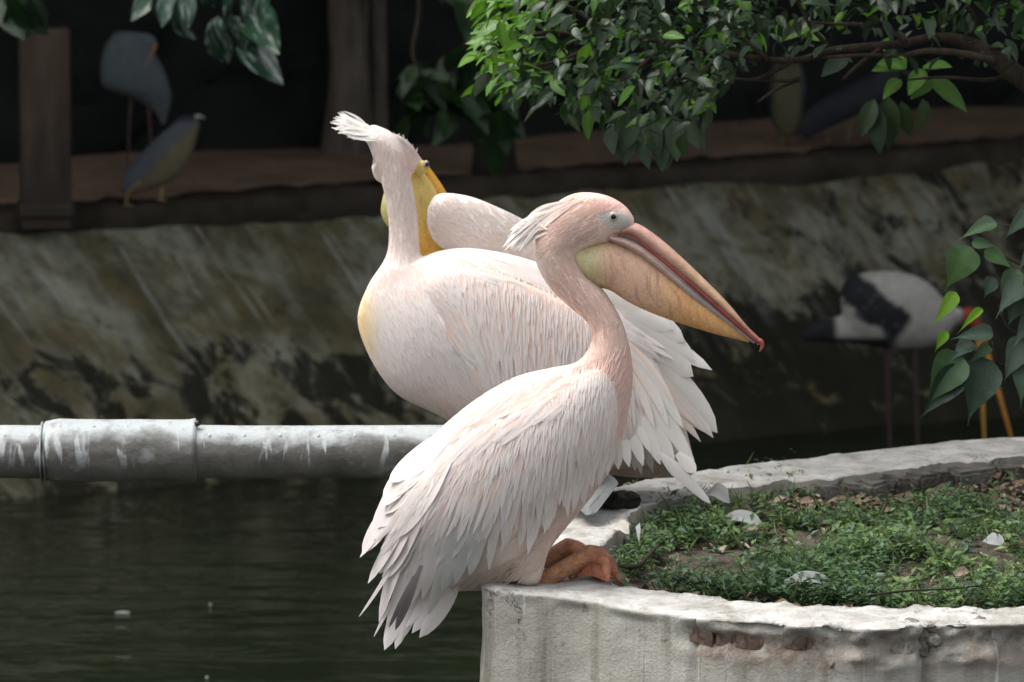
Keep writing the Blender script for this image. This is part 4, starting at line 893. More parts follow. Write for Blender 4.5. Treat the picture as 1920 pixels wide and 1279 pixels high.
def leaf_set(key, kind, mat, cols, seeds):
    LEAF[key] = []
    for k, (s, c) in enumerate(zip(seeds, cols)):
        V, Fc, C = leaf_shape(kind, s, c); me = mesh_of('leaf', V, Fc, True, C); me.materials.append(M[mat]); LEAF[key].append((me, V, Fc, C))
leaf_set('lit', 'oval', 'leaf', [(1.25, 1.2, 1), (1, 1, 1), (1.1, 1.15, .9), (.9, .95, 1)], [1, 2, 3, 4])  # brighter copy of the leaf, light put into the colour
leaf_set('old', 'oval', 'leaf_dark', [(1, 1, 1), (.8, .9, .9), (1.2, 1.1, 1), (.7, .8, .8)], [5, 6, 7, 8])  # darker copy of the same leaf, shade put into the colour
leaf_set('waxy', 'oval', 'gloss_streaked', [(1, 1, 1), (.8, .9, .9), (1.2, 1.2, 1.2)], [11, 12, 13])
leaf_set('heart', 'heart', 'leaf_peepal', [(1, 1, 1), (1.15, 1.2, .9), (.9, .95, 1)], [21, 22, 23])
leaf_set('heart_dark', 'heart', 'leaf_glossy', [(1, 1, 1), (.8, .85, .85)], [24, 25])
leaf_set('heart_lime', 'heart', 'leaf', [(1.7, 1.5, .8), (1.5, 1.5, .8)], [26, 27])
def scatter_mesh(name, items, mat, parent, kind='stuff'):
    """items: (V,Fc,C,p,d,up,L) baked into one foliage mesh"""
    mb = MB()
    for V, Fc, C, p, d, up, L in items: mb.add((V*L)@frame_of(d, up).T+p, Fc, C)
    return mb.build(name, mat, parent, kind)

# ------------------------------------------------------------------ tree reaching in over the bed from the right
def overhang():
    base = Wz(2230, 985, ZS); YT = 1.45
    root = thing('fig_tree', base, 'leafy tree reaching in above the pelicans on a dark crooked branch', 'tree')
    b2 = W(2250, 640, YT); 
    trunk = tube([base-np.array([0, 0, .05]), base+np.array([.0, .02, .25]), b2, W(2130, 330, YT), W(2010, 205, YT), W(1920, 150, YT), W(1868, 112, YT), W(1812, 80, YT), W(1752, 70, YT), W(1690, 82, YT), W(1620, 88, YT), W(1560, 94, YT), W(1500, 112, YT), W(1440, 112, YT), W(1360, 100, YT), W(1260, 80, YT), W(1150, 70, YT), W(1040, 60, YT)],
                 np.array([70, 62, 52, 38, 30, 21, 18, 14, 9, 8.5, 8, 7, 6.5, 6, 6, 5, 4, 3])*PX*1.1, 12, 5)
    mb = MB(); mb.add(*trunk); mb.build('trunk', M['bark'], root)
    tw = [[(1868, 114), (1800, 100), (1740, 96), (1690, 104), (1620, 104), (1540, 108)], [(1490, 112), (1440, 140), (1400, 150), (1335, 138)], [(1500, 148), (1460, 165), (1420, 192)], [(1440, 112), (1380, 60), (1300, -10), (1210, -60)], [(1560, 94), (1520, 50), (1500, 10), (1470, -40)], [(1700, 80), (1650, 50), (1560, 45), (1510, 40)],
          [(1800, 78), (1830, 40), (1790, -20)], [(1360, 100), (1300, 150), (1270, 200), (1240, 240)], [(1260, 80), (1180, 140), (1120, 180)], [(1150, 70), (1060, 110), (980, 130)], [(1300, 150), (1300, 200), (1290, 240)], [(1040, 60), (970, 70), (920, 85)], [(1150, 70), (1080, 20), (980, -30)], [(1650, 92), (1600, 130), (1580, 150)], [(1900, 140), (1850, 150), (1770, 145), (1700, 150)],
          [(1920, 150), (1960, 60), (1900, -40), (1800, -90)], [(1500, 148), (1470, 152), (1400, 150)]]
    for k, p in enumerate(tw):
        V, Fc = tube([W(a, b, YT+.02*((k*7) % 5-2)) for a, b in p], np.linspace(6, 2.2, len(p))*PX*(1.5 if k == 0 else 1), 7, 4); link('twig', mesh_of('twig', V, Fc), M['bark'], root)
    r = random.Random(41); items = {'lit': [], 'old': []}; nobj = 0
    P1 = [(888, 80), (905, 125), (935, 178), (985, 190), (1030, 196), (1060, 215), (1130, 225), (1165, 250), (1230, 268), (1295, 255), (1312, 215), (1345, 178), (1390, 120), (1430, 60), (1440, -160), (960, -160), (905, -20), (915, 30)]
    cand = []
    for k in range(2400):
        p = (r.uniform(885, 1440), r.uniform(-160, 285))
        if inside(p, P1): cand.append((p, r.uniform(1.0, 2.05)))
    for k in range(1000):
        p = (r.uniform(1380, 1960), r.uniform(-160, 118))
        if p[1] < 46 or r.random() < .30: cand.append((p, r.uniform(1.2, 2.0)))
    r.shuffle(cand)
    for (px, py), y in cand:
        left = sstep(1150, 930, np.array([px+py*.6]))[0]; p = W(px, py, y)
        d = np.array([r.uniform(-1, .7)-.5*left, r.uniform(-1, .9), r.uniform(-.9, .35)-.25*(py > 190)]); up = np.array([r.uniform(-.8, .6), r.uniform(-.8, .5), 1])
        L = r.choice([20, 27, 33, 40, 50])*r.uniform(.85, 1.1)*PX*1.12*(1+.25*left); key = 'lit' if r.random() < .14+.8*left else 'old'  # lit copies gather at the left, shaded copies elsewhere
        if px > 1150 and py > 130: key = 'lit' if r.random() < .12 else 'old'
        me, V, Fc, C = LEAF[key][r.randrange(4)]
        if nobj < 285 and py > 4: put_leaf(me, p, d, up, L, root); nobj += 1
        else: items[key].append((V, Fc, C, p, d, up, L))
    # hanging leaf sprays below the branch
    for px, py, tx, ty in ((1180, 232, 1172, 292), (1205, 235, 1196, 300), (1238, 232, 1236, 305), (1255, 235, 1246, 298), (1262, 225, 1275, 288), (1280, 228, 1312, 264), (1150, 235, 1136, 280), (1222, 225, 1226, 278), (1195, 225, 1160, 272), (1310, 170, 1285, 205), (1340, 190, 1310, 200)):
        p, q = W(px, py, 1.35), W(tx, ty, 1.3); put_leaf(LEAF['old'][r.randrange(4)][0], p, q-p, (r.uniform(-.5, .5), -.8, .3), np.linalg.norm(q-p)*1.1, root)
    for px, py, tx, ty in ((1275, 205, 1322, 185), (1295, 215, 1335, 195)):
        p, q = W(px, py, 1.3), W(tx, ty, 1.3); put_leaf(LEAF['lit'][0][0], p, q-p, (0, -.7, .7), np.linalg.norm(q-p), root)
    for px, py, tx, ty, w_ in ((1700, 125, 1655, 112, 1), (1735, 130, 1700, 165, 1), (1745, 150, 1720, 180, 1), (1745, 145, 1802, 188, 1), (1730, 125, 1775, 118, 1), (1690, 150, 1660, 160, 1), (1700, 118, 1650, 130, 1), (1590, 110, 1540, 125, 0), (1520, 45, 1460, 62, 1), (1500, 60, 1540, 75, 1)):
        p, q = W(px, py, 1.9), W(tx, ty, 1.85); put_leaf(LEAF['lit' if w_ else 'old'][r.randrange(4)][0], p, q-p, (.1, -.6, .7), np.linalg.norm(q-p)*1.1, root)
    for px, py, tx, ty in ((1640, 185, 1620, 250), (1665, 180, 1672, 270), (1690, 190, 1708, 250), (1730, 185, 1735, 240), (1650, 200, 1632, 275)):
        p, q = W(px, py, 2.6), W(tx, ty, 2.6); put_leaf(LEAF['old'][r.randrange(4)][0], p, q-p, (r.uniform(-.5, .5), -.8, .3), np.linalg.norm(q-p)*1.15, root)
    # the rest of the crown, above the picture
    for k in range(2600):
        p = W(0, 0, 1.5)*0+np.array([r.uniform(.25, 2.6), r.uniform(.9, 3.0), r.uniform(1.25, 2.3)])
        if to_px(p[None])[1][0] > -40: continue
        d = np.array([r.uniform(-1, 1), r.uniform(-1, 1), r.uniform(-.6, .1)]); me, V, Fc, C = LEAF['old'][r.randrange(4)]; items['old'].append((V[::1], Fc, C, p, d, (0, 0, 1), r.uniform(.06, .10)))
    for k in ('lit', 'old'): scatter_mesh('foliage', items[k], M['leaf' if k == 'lit' else 'leaf_dark'], root)
overhang()

# ------------------------------------------------------------------ heart-leaved sapling at the right
def sapling():
    y = .95; base = Wz(2060, 1000, ZS); root = thing('sapling', base, 'sapling with pointed heart-shaped leaves on thin stems beside the stork', 'sapling')
    V, Fc = tube([base-np.array([0, 0, .03]), base+np.array([0, 0, .12]), W(2020, 780, y), W(1985, 690, y), W(1975, 560, y), W(1960, 420, y), W(1930, 360, y)], np.array([11, 10, 8, 7, 6, 5, 3])*PX, 8, 4); link('stem', mesh_of('stem', V, Fc), M['bark'], root)
    for p in ([(1985, 690), (1920, 692), (1870, 682), (1826, 664), (1788, 648), (1772, 632)], [(1975, 640), (1905, 625), (1882, 600), (1872, 570)], [(1968, 520), (1900, 490), (1860, 470), (1820, 464)], [(1960, 430), (1900, 425), (1868, 420)], [(1870, 682), (1860, 640)], [(1985, 700), (1940, 690), (1900, 690)]):
        V, Fc = tube([W(a, b, y) for a, b in p], np.linspace(3.6, 1.2, len(p))*PX, 7, 4); link('twig', mesh_of('twig', V, Fc), M['bark'], root)
    L = [(1868, 418, 1796, 440, 'heart', .55), (1818, 462, 1776, 552, 'heart', .85), (1846, 470, 1905, 492, 'heart', .7), (1822, 455, 1872, 462, 'heart', .6), (1908, 505, 1872, 586, 'heart', .6), (1792, 548, 1756, 610, 'heart_lime', .5), (1866, 522, 1838, 556, 'heart_dark', .9), (1925, 525, 1858, 575, 'heart_dark', .8), (1920, 545, 1880, 610, 'heart_dark', .8),
         (1862, 628, 1784, 622, 'heart_dark', .6), (1842, 580, 1796, 616, 'heart_lime', .35), (1776, 622, 1750, 658, 'heart_lime', .6), (1800, 664, 1728, 756, 'heart', .8), (1806, 688, 1714, 784, 'heart_dark', .55), (1862, 678, 1794, 786, 'heart_dark', .8), (1826, 644, 1778, 664, 'heart_dark', .8), (1856, 650, 1818, 672, 'heart', .6), (1930, 640, 1868, 706, 'heart_dark', .8), (1930, 670, 1900, 752, 'heart_dark', .8), (1940, 395, 1868, 442, 'heart_dark', .5), (1940, 470, 1905, 500, 'heart_dark', .7), (1950, 590, 1890, 640, 'heart_dark', .7), (1955, 690, 1918, 722, 'heart_dark', .9)]
    r = random.Random(51)
    for a, b, c, d, key, wd in L:
        p, q = W(a, b, y-r.uniform(0, .03)), W(c, d, y-.02-r.uniform(0, .04)); o = put_leaf(LEAF[key][r.randrange(len(LEAF[key]))][0], p, q-p, (r.uniform(-.35, .35), -1, .55+r.uniform(-.2, .4)), np.linalg.norm(q-p)*1.02, root)
        mm = o.matrix_basis @ Matrix.Diagonal((1, wd*1.0, 1, 1)); o.matrix_basis = mm
sapling()

# ------------------------------------------------------------------ shade trees on the far bank
def crown_leaves(rx, ry, rz, n, seed):
    r = random.Random(seed); mb = MB(); cl = [(np.array([r.gauss(0, .5)*rx, r.gauss(0, .5)*ry, r.uniform(-.9, .8)*rz])) for _ in range(70)]
    for i in range(n):
        c = cl[r.randrange(70)]; p = c+np.array([r.gauss(0, .5), r.gauss(0, .5), r.gauss(0, .22)]); p[2] = max(p[2], -rz)
        d = np.array([r.uniform(-1, 1), r.uniform(-1, 1), r.uniform(-.7, .2)]); f = frame_of(d, (r.uniform(-.5, .5), r.uniform(-.5, .5), 1)); L = r.uniform(.14, .26)
        V = np.array([(0, 0, 0), (.5, -.24, .05), (1, 0, -.15), (.5, .24, .05)])*L; mb.add(V@f.T+p, [(0, 1, 2), (0, 2, 3)], (1, 1, 1))
    return mb.mesh('crown', False)
CR = [crown_leaves(2.6, 2.6, 1.0, 6600, 61), crown_leaves(2.4, 2.8, .9, 6600, 62)]
for m_ in CR: m_.materials.append(M['leaf_dark'])
def shade_tree(b, rad, label, k, mat, pts, ch=3.0, cofs=(0, 0), cs=1.0):
    root = thing('shade_tree', b, label, 'tree', 'trees shading the far bank')
    P = [b-np.array([0, 0, .1])]+[np.asarray(p) for p in pts]+[np.array([b[0]+cofs[0]*.5, b[1]+cofs[1]*.5, ch-.2])]; n = len(P)
    V, Fc = tube(P, np.concatenate([[rad*1.35], np.full(n-2, rad), [rad*.6]]), 14, 5)
    V = V+(fnoise(V*np.array([9, 9, 3]), 81, 3)*rad*.09)[:, None]*np.array([1, 1, 0]); link('trunk', mesh_of('trunk', V, Fc), M[mat], root)
    for j in range(5):
        a = j*1.3+k; e = P[-1]+np.array([math.cos(a)*1.6, math.sin(a)*1.6, .5]); V, Fc = tube([P[-1]-np.array([0, 0, .3]), (P[-1]+e)/2+np.array([0, 0, .1]), e], [rad*.5, rad*.3, rad*.12], 8, 3); link('limb', mesh_of('limb', V, Fc), M[mat], root)
    o = bpy.data.objects.new('crown', CR[k % 2]); COL.objects.link(o); adopt(o, root); o.location = (b[0]+cofs[0], b[1]+cofs[1], ch+.4); o.rotation_euler = (0, 0, k*1.1); o.scale = (cs, cs, 1)
    return root
zb = ZB+.06
t1 = Wz(930, 322, zb); y1 = t1[1]
T1 = shade_tree(t1, 38*PX*1.75, 'black tree trunk with drooping dark leaves at the bank edge', 0, 'bark_black', [W(928, 280, y1), W(915, 200, y1), W(905, 100, y1), W(890, -40, y1), W(880, -300, y1)], 3.0, (0, -.9))
t2 = Wz(652, 276, zb+.02); y2 = t2[1]
T2 = shade_tree(t2, 37*PX*1.85, 'broad grey tree trunk standing against the dark wall', 1, 'bark_grey', [W(655, 120, y2), W(652, 0, y2), W(650, -250, y2)], 3.2, (-1.6, -1.2))
t3 = Wz(708, 272, zb+.02); T3 = shade_tree(t3, 17*PX*1.85, 'slim pale trunk beside the broad grey trunk', 2, 'bark_grey', [W(709, 120, t3[1]), W(708, 0, t3[1]), W(712, -250, t3[1])], 3.4, (.4, 1.2))
for k, (x, y, ox, oy) in enumerate(((-5.2, 8.6, 0, -.5), (5.6, 10.5, -.6, -1.2), (3.0, 11.4, 0, -.8))):  # unseen trees added to keep light off the far bank
    shade_tree(np.array([x, y, ZB if y > 7.5 else -1.2]), .15, ('unseen shade tree added on the shore beyond the rusty square post', 'unseen shade tree added on the shore beyond the wading stork', 'unseen shade tree added behind the slate night heron')[k], k+3, 'bark', [np.array([x, y+.05, .6]), np.array([x+.1, y, 1.6])], 3.0, (ox, oy))
def drooping(root, lst, y, key, seed):
    r = random.Random(seed)
    for a, b, c, d in lst:
        p, q = W(a, b, y+r.uniform(-.15, .15)), W(c, d, y+r.uniform(-.15, .15)); put_leaf(LEAF[key][r.randrange(len(LEAF[key]))][0], p, q-p, (r.uniform(-.6, .6), -.8, .7), np.linalg.norm(q-p)*1.05, root)
# low twigs of the grey tree with waxy leaves
y5 = 5.6
for p in ([(330, -220), (340, -60), (330, 5), (310, 30)], [(400, -220), (430, -60), (450, 20), (460, 70)], [(20, -200), (30, -60), (25, 10)]):
    V, Fc = tube([W(a, b, y5) for a, b in p], np.linspace(6, 2.5, len(p))*PX*1.4, 7, 4); link('twig', mesh_of('twig', V, Fc), M['bark'], T2)
drooping(T2, [(300, -15, 322, 68), (340, -20, 330, 60), (350, -20, 352, 45), (290, -15, 250, 22), (320, -20, 300, 40), (395, 45, 428, 128), (430, 30, 470, 85), (452, 70, 514, 142), (480, -15, 440, 35), (440, -10, 400, 40), (500, -20, 480, 40), (465, 60, 445, 100), (455, -10, 500, 35), (375, -20, 400, 20), (410, 30, 395, 100), (470, 20, 500, 70), (425, -20, 445, 60)], y5, 'waxy', 71)
drooping(T2, [(10, -20, 40, 60), (30, -20, 80, 30), (0, -10, 20, 70), (50, -15, 85, 50), (20, 0, -10, 50), (40, 0, 55, 78), (60, -10, 75, 65)], y5, 'old', 72)
y6 = 6.4
for p in ([(790, -120), (786, 20), (774, 95), (786, 132)], [(900, -60), (880, 60), (850, 140), (820, 170)], [(905, 60), (940, 140), (960, 190)]):
    V, Fc = tube([W(a, b, y6) for a, b in p], np.linspace(6, 3, len(p))*PX*1.5, 7, 4); link('twig', mesh_of('twig', V, Fc), M['bark'], T1)
r = random.Random(73); lst = []
for k in range(46):
    a, b = r.uniform(760, 965), r.uniform(95, 215); an = r.uniform(.15, 2.6); l = r.uniform(45, 75); lst.append((a, b, a+l*math.cos(an), b+l*math.sin(an)))
lst += [(785, 130, 740, 132), (790, 132, 830, 150), (820, -20, 870, 15), (805, -30, 850, 10), (840, -30, 905, 8), (870, -10, 900, 60), (880, 10, 930, 70), (905, 20, 880, 80)]
drooping(T1, lst, y6, 'old', 74)

# ------------------------------------------------------------------ ground cover, litter, feathers in the bed
def herb_mat():
    m = Mt('herb_leaf', .45, .4); a = m.attr('Col').outputs['Color']; m.base(a); m.translucent(.3, a); return m.m
M['herb'] = herb_mat()
DENSE = [(1170, 1075), (1175, 1040), (1200, 985), (1260, 945), (1340, 905), (1440, 895), (1520, 905), (1560, 940), (1640, 965), (1740, 945), (1830, 960), (1960, 1010), (1960, 1142), (1600, 1136), (1400, 1122), (1250, 1106)]
def soil_z(P): return ZS+.012+.022*fnoise(np.asarray(P)[None]*np.array([5, 5, 0]), 71, 4)[0]
def soil_zs(P): return ZS+.012+.022*fnoise(P*np.array([5, 5, 0]), 71, 4)
def mask(px, py, poly):
    c = np.zeros(len(px), bool); j = len(poly)-1
    for i in range(len(poly)):
        xi, yi = poly[i]; xj, yj = poly[j]
        c ^= ((yi > py) != (yj > py)) & (px < (xj-xi)*(py-yi)/(yj-yi+1e-9)+xi); j = i
    return c
def herbs():
    g = np.random.default_rng(81); n = 26000; px = g.uniform(1120, 2150, n); py = g.uniform(885, 1142, n); P = Wz(px, py, ZS+.02)
    nz = fnoise(P*np.array([5.0, 5.0, 0]), 91, 3); big = fnoise(P*np.array([2.2, 2.2, 0]), 97, 2)
    dens = mask(px, py, DENSE) | (px > 1960); u_ = g.random(n)
    bed = mask(px, py, [(1135, 1080), (1142, 1010), (1180, 905), (1420, 880), (1930, 868), (2200, 880), (2200, 1120), (1950, 1140), (1600, 1137), (1300, 1112), (1180, 1098)])
    keep = bed & np.where(dens, (u_ < np.clip(.15+.45*nz, .012, .42)*np.where(py < 950, .55, 1)), u_ < .016)
    P = P[keep]; nz = nz[keep]; big = big[keep]; n = len(P); P[:, 2] = soil_zs(P)
    hgt = g.uniform(.014, .05, n)*(1+.4*nz); lean = np.stack([g.uniform(-.6, .6, n), g.uniform(-.6, .6, n), np.ones(n)], 1)
    yg = np.clip(g.random(n)*.7+big*.5, 0, 1)[:, None]; c0 = np.array([.065, .125, .05])*(1-yg)+np.array([.15, .235, .075])*yg
    gr = g.random(n) < .3; c0[gr] = np.array([.085, .15, .09]); c0 *= g.uniform(.6, 1.15, (n, 1))
    k = 9; idx = np.repeat(np.arange(n), k); j = np.tile(np.arange(k), n); m = len(idx); keep = g.random(m) < .85; idx = idx[keep]; j = j[keep]; m = len(idx)
    a = j*2.4+g.uniform(-.5, .5, m)+idx; p = P[idx]+lean[idx]*(hgt[idx]*(j+.5)/k)[:, None]; d = np.stack([np.cos(a), np.sin(a), g.uniform(-.2, .8, m)], 1)
    L = g.uniform(.011, .024, m)*g.choice([.8, 1, 1.35], n)[idx]; wd = g.uniform(.15, .27, m); c = c0[idx]*g.uniform(.75, 1.3, (m, 1)); up = np.tile([0., 0, 1], (m, 1))+g.uniform(-.4, .4, (m, 3))
    # longer grassy blades
    q = g.random(n) < .4; mq = q.sum(); a2 = g.uniform(0, 6.3, mq)
    p = np.vstack([p, P[q]]); d = np.vstack([d, np.stack([np.cos(a2)*.6, np.sin(a2)*.6, np.ones(mq)], 1)]); L = np.concatenate([L, g.uniform(.03, .075, mq)]); wd = np.concatenate([wd, np.full(mq, .04)])
    c = np.vstack([c, np.array([.12, .18, .06])*g.uniform(.6, 1.4, (mq, 1))]); up = np.vstack([up, np.stack([np.cos(a2+1.5), np.sin(a2+1.5), .2+0*a2], 1)]); m = len(p)
    d = unit(d); z = unit(up-d*(up*d).sum(1)[:, None]); y = np.cross(z, d)
    T = np.array([(0, 0, 0), (.45, -1, .06), (.5, 0, -.02), (.45, 1, .06), (1, 0, -.14)]); s = np.array([.8, 1, 1.15, 1, 1.05])
    V = p[:, None]+L[:, None, None]*(T[None, :, 0, None]*d[:, None]+T[None, :, 1, None]*(wd[:, None, None]*y[:, None])+T[None, :, 2, None]*z[:, None])
    C = (c[:, None]*s[None, :, None]).reshape(-1, 3); F_ = (np.arange(m)[:, None, None]*5+np.array([(0, 1, 2), (0, 2, 3), (2, 1, 4), (2, 4, 3)])[None]).reshape(-1, 3)
    me = mesh_of('ground_cover', V.reshape(-1, 3).tolist(), F_.tolist(), True, C); o = link('ground_cover', me, M['herb']); o['kind'] = 'stuff'; o['label'] = 'low green weeds covering the soil of the bed'; o['category'] = 'weeds'
herbs()
def litter():
    r = random.Random(83); mb = MB(); pts = []
    for k in range(820):
        if k < 480: px, py = r.uniform(1470, 1960), r.uniform(885, 965)
        else: px, py = r.uniform(1170, 1960), r.uniform(900, 1135)
        P = Wz(px, py, ZS+.03); V, Fc, C = leaf_shape('oval', k % 17, (1, 1, 1), 5); b = r.random(); c = np.array([.18, .115, .075])*(1-b)+np.array([.34, .28, .22])*b
        P = np.array([P[0], P[1], soil_z(P)+.012]); V = V*np.array([1, r.uniform(.7, 1.2), r.uniform(1, 3)]); a = r.uniform(0, 6.3); mb.add((V*r.uniform(.022, .05))@frame_of((math.cos(a), math.sin(a), r.uniform(-.2, .3)), (r.uniform(-.6, .6), r.uniform(-.6, .6), 1)).T+P, Fc, c*r.uniform(.6, 1.2))
    o = mb.build('leaf_litter', M['bird'], None, 'stuff'); o['label'] = 'curled brown dead leaves on the bare soil'; o['category'] = 'dead leaves'
litter()
def loose():
    r = random.Random(85)
    def ff(a, b, wpx, z, label, grp, curl=.02, name='moulted_feather', c=(.44, .45, .45)):
        p, q = Wz(*a, z), Wz(*b, z); d = q-p; d[1] *= .35; L = np.linalg.norm(d); d /= L; s = np.array([-d[1], d[0], 0]); V = []; n = 10
        for i in range(n):
            t = i/(n-1); w_ = wpx*PX*.5*float(prof_round(np.array([t]))[0]); m = p+d*L*t+np.array([0, 0, curl*math.sin(math.pi*t)])
            V += [m-s*w_*(1+.25*math.sin(i*5.3))-np.array([0, 0, w_*.5]), m+np.array([0, 0, .004]), m+s*w_*.5*(1+.25*math.sin(i*3.7))+np.array([0, 0, w_*1.3])]
        C = np.tile(np.asarray(c, float), (len(V), 1)); C[1::3] *= .8
        tag(link(name, mesh_of(name, V, [(i*3+j, i*3+j+1, i*3+j+4, i*3+j+3) for i in range(n-1) for j in range(2)], True, C), M['feather']), label, 'feather', grp)
    g = 'moulted feathers in the bed'
    ff((1352, 976), (1432, 1000), 22, -.028, 'broad white moulted feather caught in the green weeds', g, .012, c=(.38, .40, .40)); ff((1840, 1022), (1890, 1040), 24, -.028, 'fluffy white moulted feather beside the dead leaves in the bed', g, .012)
    ff((1470, 1094), (1560, 1098), 20, -.010, 'white moulted feather lying along the front kerb in the weeds', g, .012); ff((1320, 934), (1372, 962), 26, -.004, 'grey-white moulted feather below the tail of the standing pelican', g, .02, c=(.42, .42, .42))
    ff((1150, 992), (1182, 1020), 18, .0, 'small pale feather on the soil beside the squatting pelican\'s foot', g, .012, c=(.6, .56, .5)); ff((1196, 1008), (1201, 1036), 10, .0, 'tiny upright white feather in the weeds near the webbed foot', g, .03)
    for a, b in (((216, 1150), (244, 1150.6)), ((385, 1272), (391, 1272)), ((392, 1135), (397, 1135))):
        ff(a, b, 7, ZW+.003, 'largest pale feather floating flat on the dark pond' if a[0] < 300 else 'tiny white feather speck floating on the dark pond', 'feathers floating on the pond', .002, 'floating_feather', (.32, .32, .31))
    V, Fc = tube([Wz(1632, 1116, -.005), Wz(1700, 1108, .0), Wz(1780, 1104, .002), Wz(1860, 1096, .0)], np.array([2.2, 2, 1.8, 1])*PX, 7, 4); tag(link('fallen_twig', mesh_of('fallen_twig', V, Fc), M['bark']), 'thin long fallen twig lying on the weeds by the front kerb', 'twig', 'fallen twigs')
    V, Fc = tube([Wz(1163, 1060, -.01), Wz(1195, 1062, -.004), Wz(1236, 1020, -.010)], np.array([4, 4.5, 3])*PX, 7, 4); tag(link('fallen_twig', mesh_of('fallen_twig', V, Fc), M['bark']), 'short thick dark stick on the soil beside the webbed foot', 'twig', 'fallen twigs')
loose()

# ================================================================== OTHER BIRDS
def bird(name, base, label, cat, shapes, y, cf, group=None, voxel=.008):
    root = thing(name, base, label, cat, group); me = modded('body', [loft(s, y, 24, 5) for s in shapes], voxel, 5); V = verts_of(me); x, yy = to_px(V); set_col(me, cf(x, yy)); link('body', me, M['bird'], root); return root
def limb(root, name, pts, y, rad, col, mat='leg'):
    V, Fc = tube([W(a, b, y) for a, b in pts], np.asarray(rad)*PX*1.7, 8, 4); return link(name, mesh_of(name, V, Fc, True, np.tile(col, (len(V), 1))), M[mat], root)
q = 1.75
def heron_left():
    b = Wz(270, 380, ZB+.065); y = b[1]+.02
    cf = lambda X, Y: mixc(mixc(np.tile([.095, .108, .125], (len(X), 1)), np.array([.15, .128, .082]), sstep(-6, 14, (X-255)*.72+(Y-345)*.70+2-0)), np.array([.03, .035, .045]), sstep(232, 224, Y)*sstep(372, 362, X))
    r_ = bird('night_heron', b, 'grey-backed night heron with buff breast perched on the bank kerb', 'heron', [[(222, 352, 236, 372, 5*q), (236, 318, 262, 362, 12*q), (266, 284, 308, 348, 20*q), (300, 252, 342, 322, 22*q), (326, 230, 362, 285, 17*q), (340, 216, 372, 248, 12*q), (358, 213, 376, 230, 7*q)]], y, cf, 'herons on the far bank')
    limb(r_, 'bill', [(366, 220), (374, 218), (384, 222)], y, [4, 3, .6], (.45, .45, .42), 'horn'); limb(r_, 'leg', [(300, 330), (304, 350), (301, 374)], y, [4, 2.6, 2.4], (.35, .27, .10)); limb(r_, 'leg', [(262, 340), (240, 362), (237, 384)], y-.02, [4, 2.6, 2.4], (.30, .20, .12))
    for a, b_ in ((301, 374), (237, 384)): limb(r_, 'foot', [(a-6, b_), (a+4, b_+1), (a+12, b_+2)], y-.02, [1.4, 2, 1], (.3, .22, .1))
heron_left()
def grey_bird():
    b = Wz(262, 338, ZB+.075); y = b[1]
    cf = lambda X, Y: mixc(np.tile([.10, .12, .13], (len(X), 1)), np.array([.07, .08, .09]), sstep(10, 40, np.abs((X-285)-(Y-150)*.35))*0+sstep(150, 180, Y)*.3)
    r_ = bird('grey_heron', b, 'tall grey heron preening with a rounded back behind the night heron', 'heron', [[(216, 58, 262, 60, 10*q), (194, 92, 284, 92, 26*q), (188, 135, 306, 125, 32*q), (196, 165, 320, 165, 28*q), (246, 184, 322, 186, 18*q), (284, 206, 319, 204, 10*q), (298, 226, 313, 226, 5*q), (303, 240, 308, 240, 2*q)], [(255, 60, 262, 92, 8*q), (280, 62, 284, 92, 8*q), (296, 74, 288, 96, 7*q)]], y, cf, 'herons on the far bank')
    limb(r_, 'bill', [(292, 82), (282, 108), (268, 130)], y-.16, [4, 3, .8], (.30, .16, .10), 'horn'); limb(r_, 'leg', [(278, 185), (282, 250), (290, 336)], y, [5, 2.6, 2.4], (.08, .045, .035)); limb(r_, 'leg', [(246, 178), (242, 250), (238, 334)], y+.03, [5, 2.6, 2.4], (.07, .045, .035))
grey_bird()
def heron_right():
    b = Wz(1555, 268, ZB+.07); y = b[1]
    r_ = bird('night_heron', b, 'dark slate night heron stooping on the bank under the hanging leaves', 'heron', [[(1488, 246, 1512, 262, 5*q), (1512, 206, 1548, 244, 16*q), (1556, 176, 1596, 222, 24*q), (1606, 152, 1646, 198, 24*q), (1646, 132, 1676, 168, 17*q), (1668, 116, 1692, 142, 12*q)]], y, lambda X, Y: np.tile([.03, .034, .042], (len(X), 1)), 'herons on the far bank')
    limb(r_, 'bill', [(1688, 130), (1702, 138), (1716, 150)], y, [4, 3, .8], (.06, .06, .06), 'horn'); limb(r_, 'leg', [(1552, 225), (1550, 250), (1552, 270)], y, [4, 2.5, 2.4], (.14, .10, .06)); limb(r_, 'leg', [(1590, 215), (1592, 245), (1588, 266)], y, [4, 2.5, 2.4], (.14, .10, .06))
    b = Wz(1476, 276, ZB+.07); y = b[1]+.15
    r_ = bird('night_heron', b, 'upright olive-bellied night heron with dark flanks beside the slate one', 'heron', [[(1462, 100, 1490, 100, 10*q), (1450, 118, 1500, 118, 18*q), (1438, 150, 1512, 150, 26*q), (1440, 195, 1511, 195, 28*q), (1448, 232, 1506, 232, 20*q), (1464, 256, 1494, 256, 8*q)]], y, lambda X, Y: mixc(np.tile([.10, .097, .055], (len(X), 1)), np.array([.035, .038, .045]), np.clip(sstep(22, 30, np.abs(X-1476))+sstep(130, 112, Y), 0, 1)), 'herons on the far bank')
    limb(r_, 'leg', [(1466, 245), (1466, 276)], y, [3, 2.4], (.14, .11, .06)); limb(r_, 'leg', [(1486, 245), (1488, 275)], y, [3, 2.4], (.14, .11, .06)); limb(r_, 'bill', [(1476, 108), (1474, 118), (1472, 134)], y-.09, [4, 3, .8], (.05, .05, .05), 'horn')
heron_right()
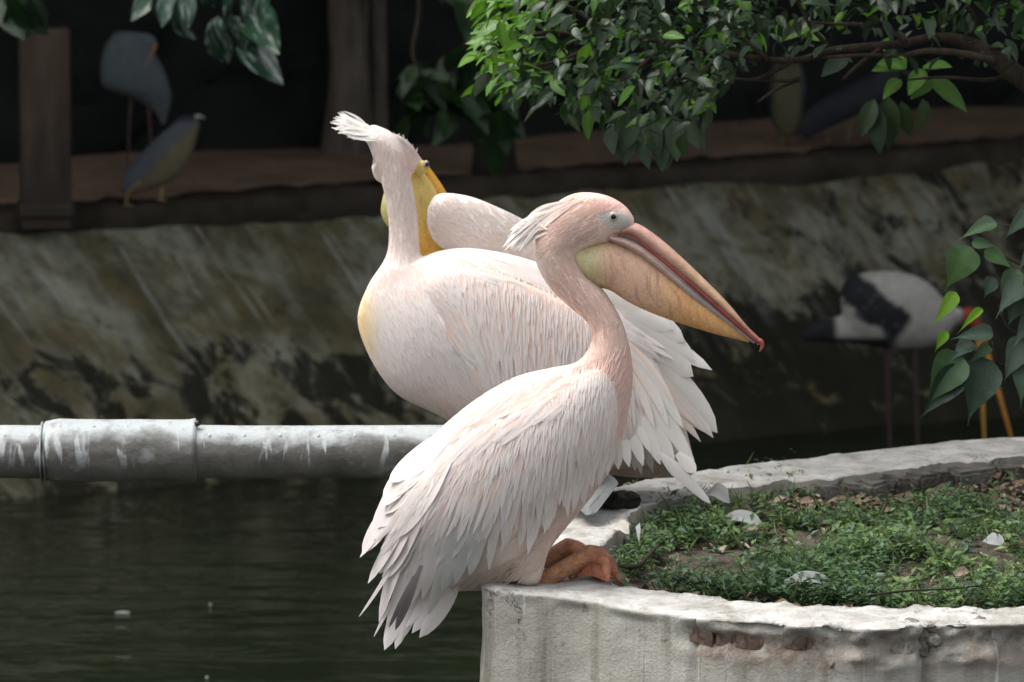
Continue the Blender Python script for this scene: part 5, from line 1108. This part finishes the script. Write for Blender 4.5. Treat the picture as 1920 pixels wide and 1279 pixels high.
def stork():
    b = Wz(1695, 856, ZW); y = b[1]
    def cf(X, Y):
        c = np.tile([.36, .35, .32], (len(X), 1)); B = np.array([.018, .020, .023])
        d = np.abs((X-1585)*.62-(Y-530)*.78)+9*fnoise(np.stack([X*.05, Y*.05, 0*X], 1), 8, 2); al = (X-1585)*.78+(Y-530)*.62
        c = mixc(c, B, sstep(38, 26, d)*sstep(-16, 0, al)*sstep(150, 132, al)); c = mixc(c, B, sstep(628, 640, Y)*sstep(1690, 1660, X)); c = mixc(c, B, sstep(1575, 1560, X)*sstep(585, 600, Y))
        sp = vnoise(np.stack([X*.09, Y*.09, 0*X], 1), 5); c = mixc(c, np.array([.12, .12, .12]), sstep(.5, .8, sp)*sstep(34, 20, d)*sstep(0, 10, al)*sstep(150, 132, al)*.5)
        return c
    r_ = bird('painted_stork', b, 'white stork with black wing band wading head-down below the bank', 'stork', [[(1500, 622, 1506, 640, 5*q), (1540, 600, 1545, 642, 12*q), (1585, 592, 1592, 644, 18*q), (1640, 606, 1640, 648, 22*q), (1680, 620, 1680, 650, 14*q)],
        [(1574, 552, 1578, 582, 8*q), (1590, 520, 1602, 632, 28*q), (1640, 508, 1645, 652, 42*q), (1700, 511, 1702, 656, 44*q), (1744, 532, 1746, 650, 38*q), (1772, 562, 1768, 640, 26*q), (1796, 576, 1792, 612, 13*q), (1812, 580, 1806, 606, 9*q), (1822, 588, 1812, 610, 8*q)]], y, cf)
    hd = bird_part(r_, 'head', [(1806, 578, 1806, 606, 8*q), (1820, 576, 1818, 612, 11*q), (1834, 586, 1826, 620, 9*q), (1840, 606, 1830, 626, 5*q)], y-.01, (.30, .045, .025))
    limb(r_, 'bill', [(1832, 612), (1840, 690), (1843, 760), (1846, 836)], y, [6, 5, 4, 2], (.50, .26, .04), 'horn'); limb(r_, 'bill', [(1836, 616), (1862, 700), (1878, 756), (1898, 826)], y, [6, 5, 4, 2], (.55, .24, .03), 'horn')
    for x0 in (1662, 1714): limb(r_, 'leg', [(x0, 635), (x0+3, 740), (x0+5, 800), (x0+8, 872)], y, [7, 4.4, 3.6, 3.6], (.045, .024, .022))
def bird_part(root, name, secs, y, col):
    V, Fc = loft(secs, y, 20, 5); return link(name, mesh_of(name, V, Fc, True, np.tile(col, (len(V), 1))), M['skin'], root)
stork()
bpy.context.view_layer.update()
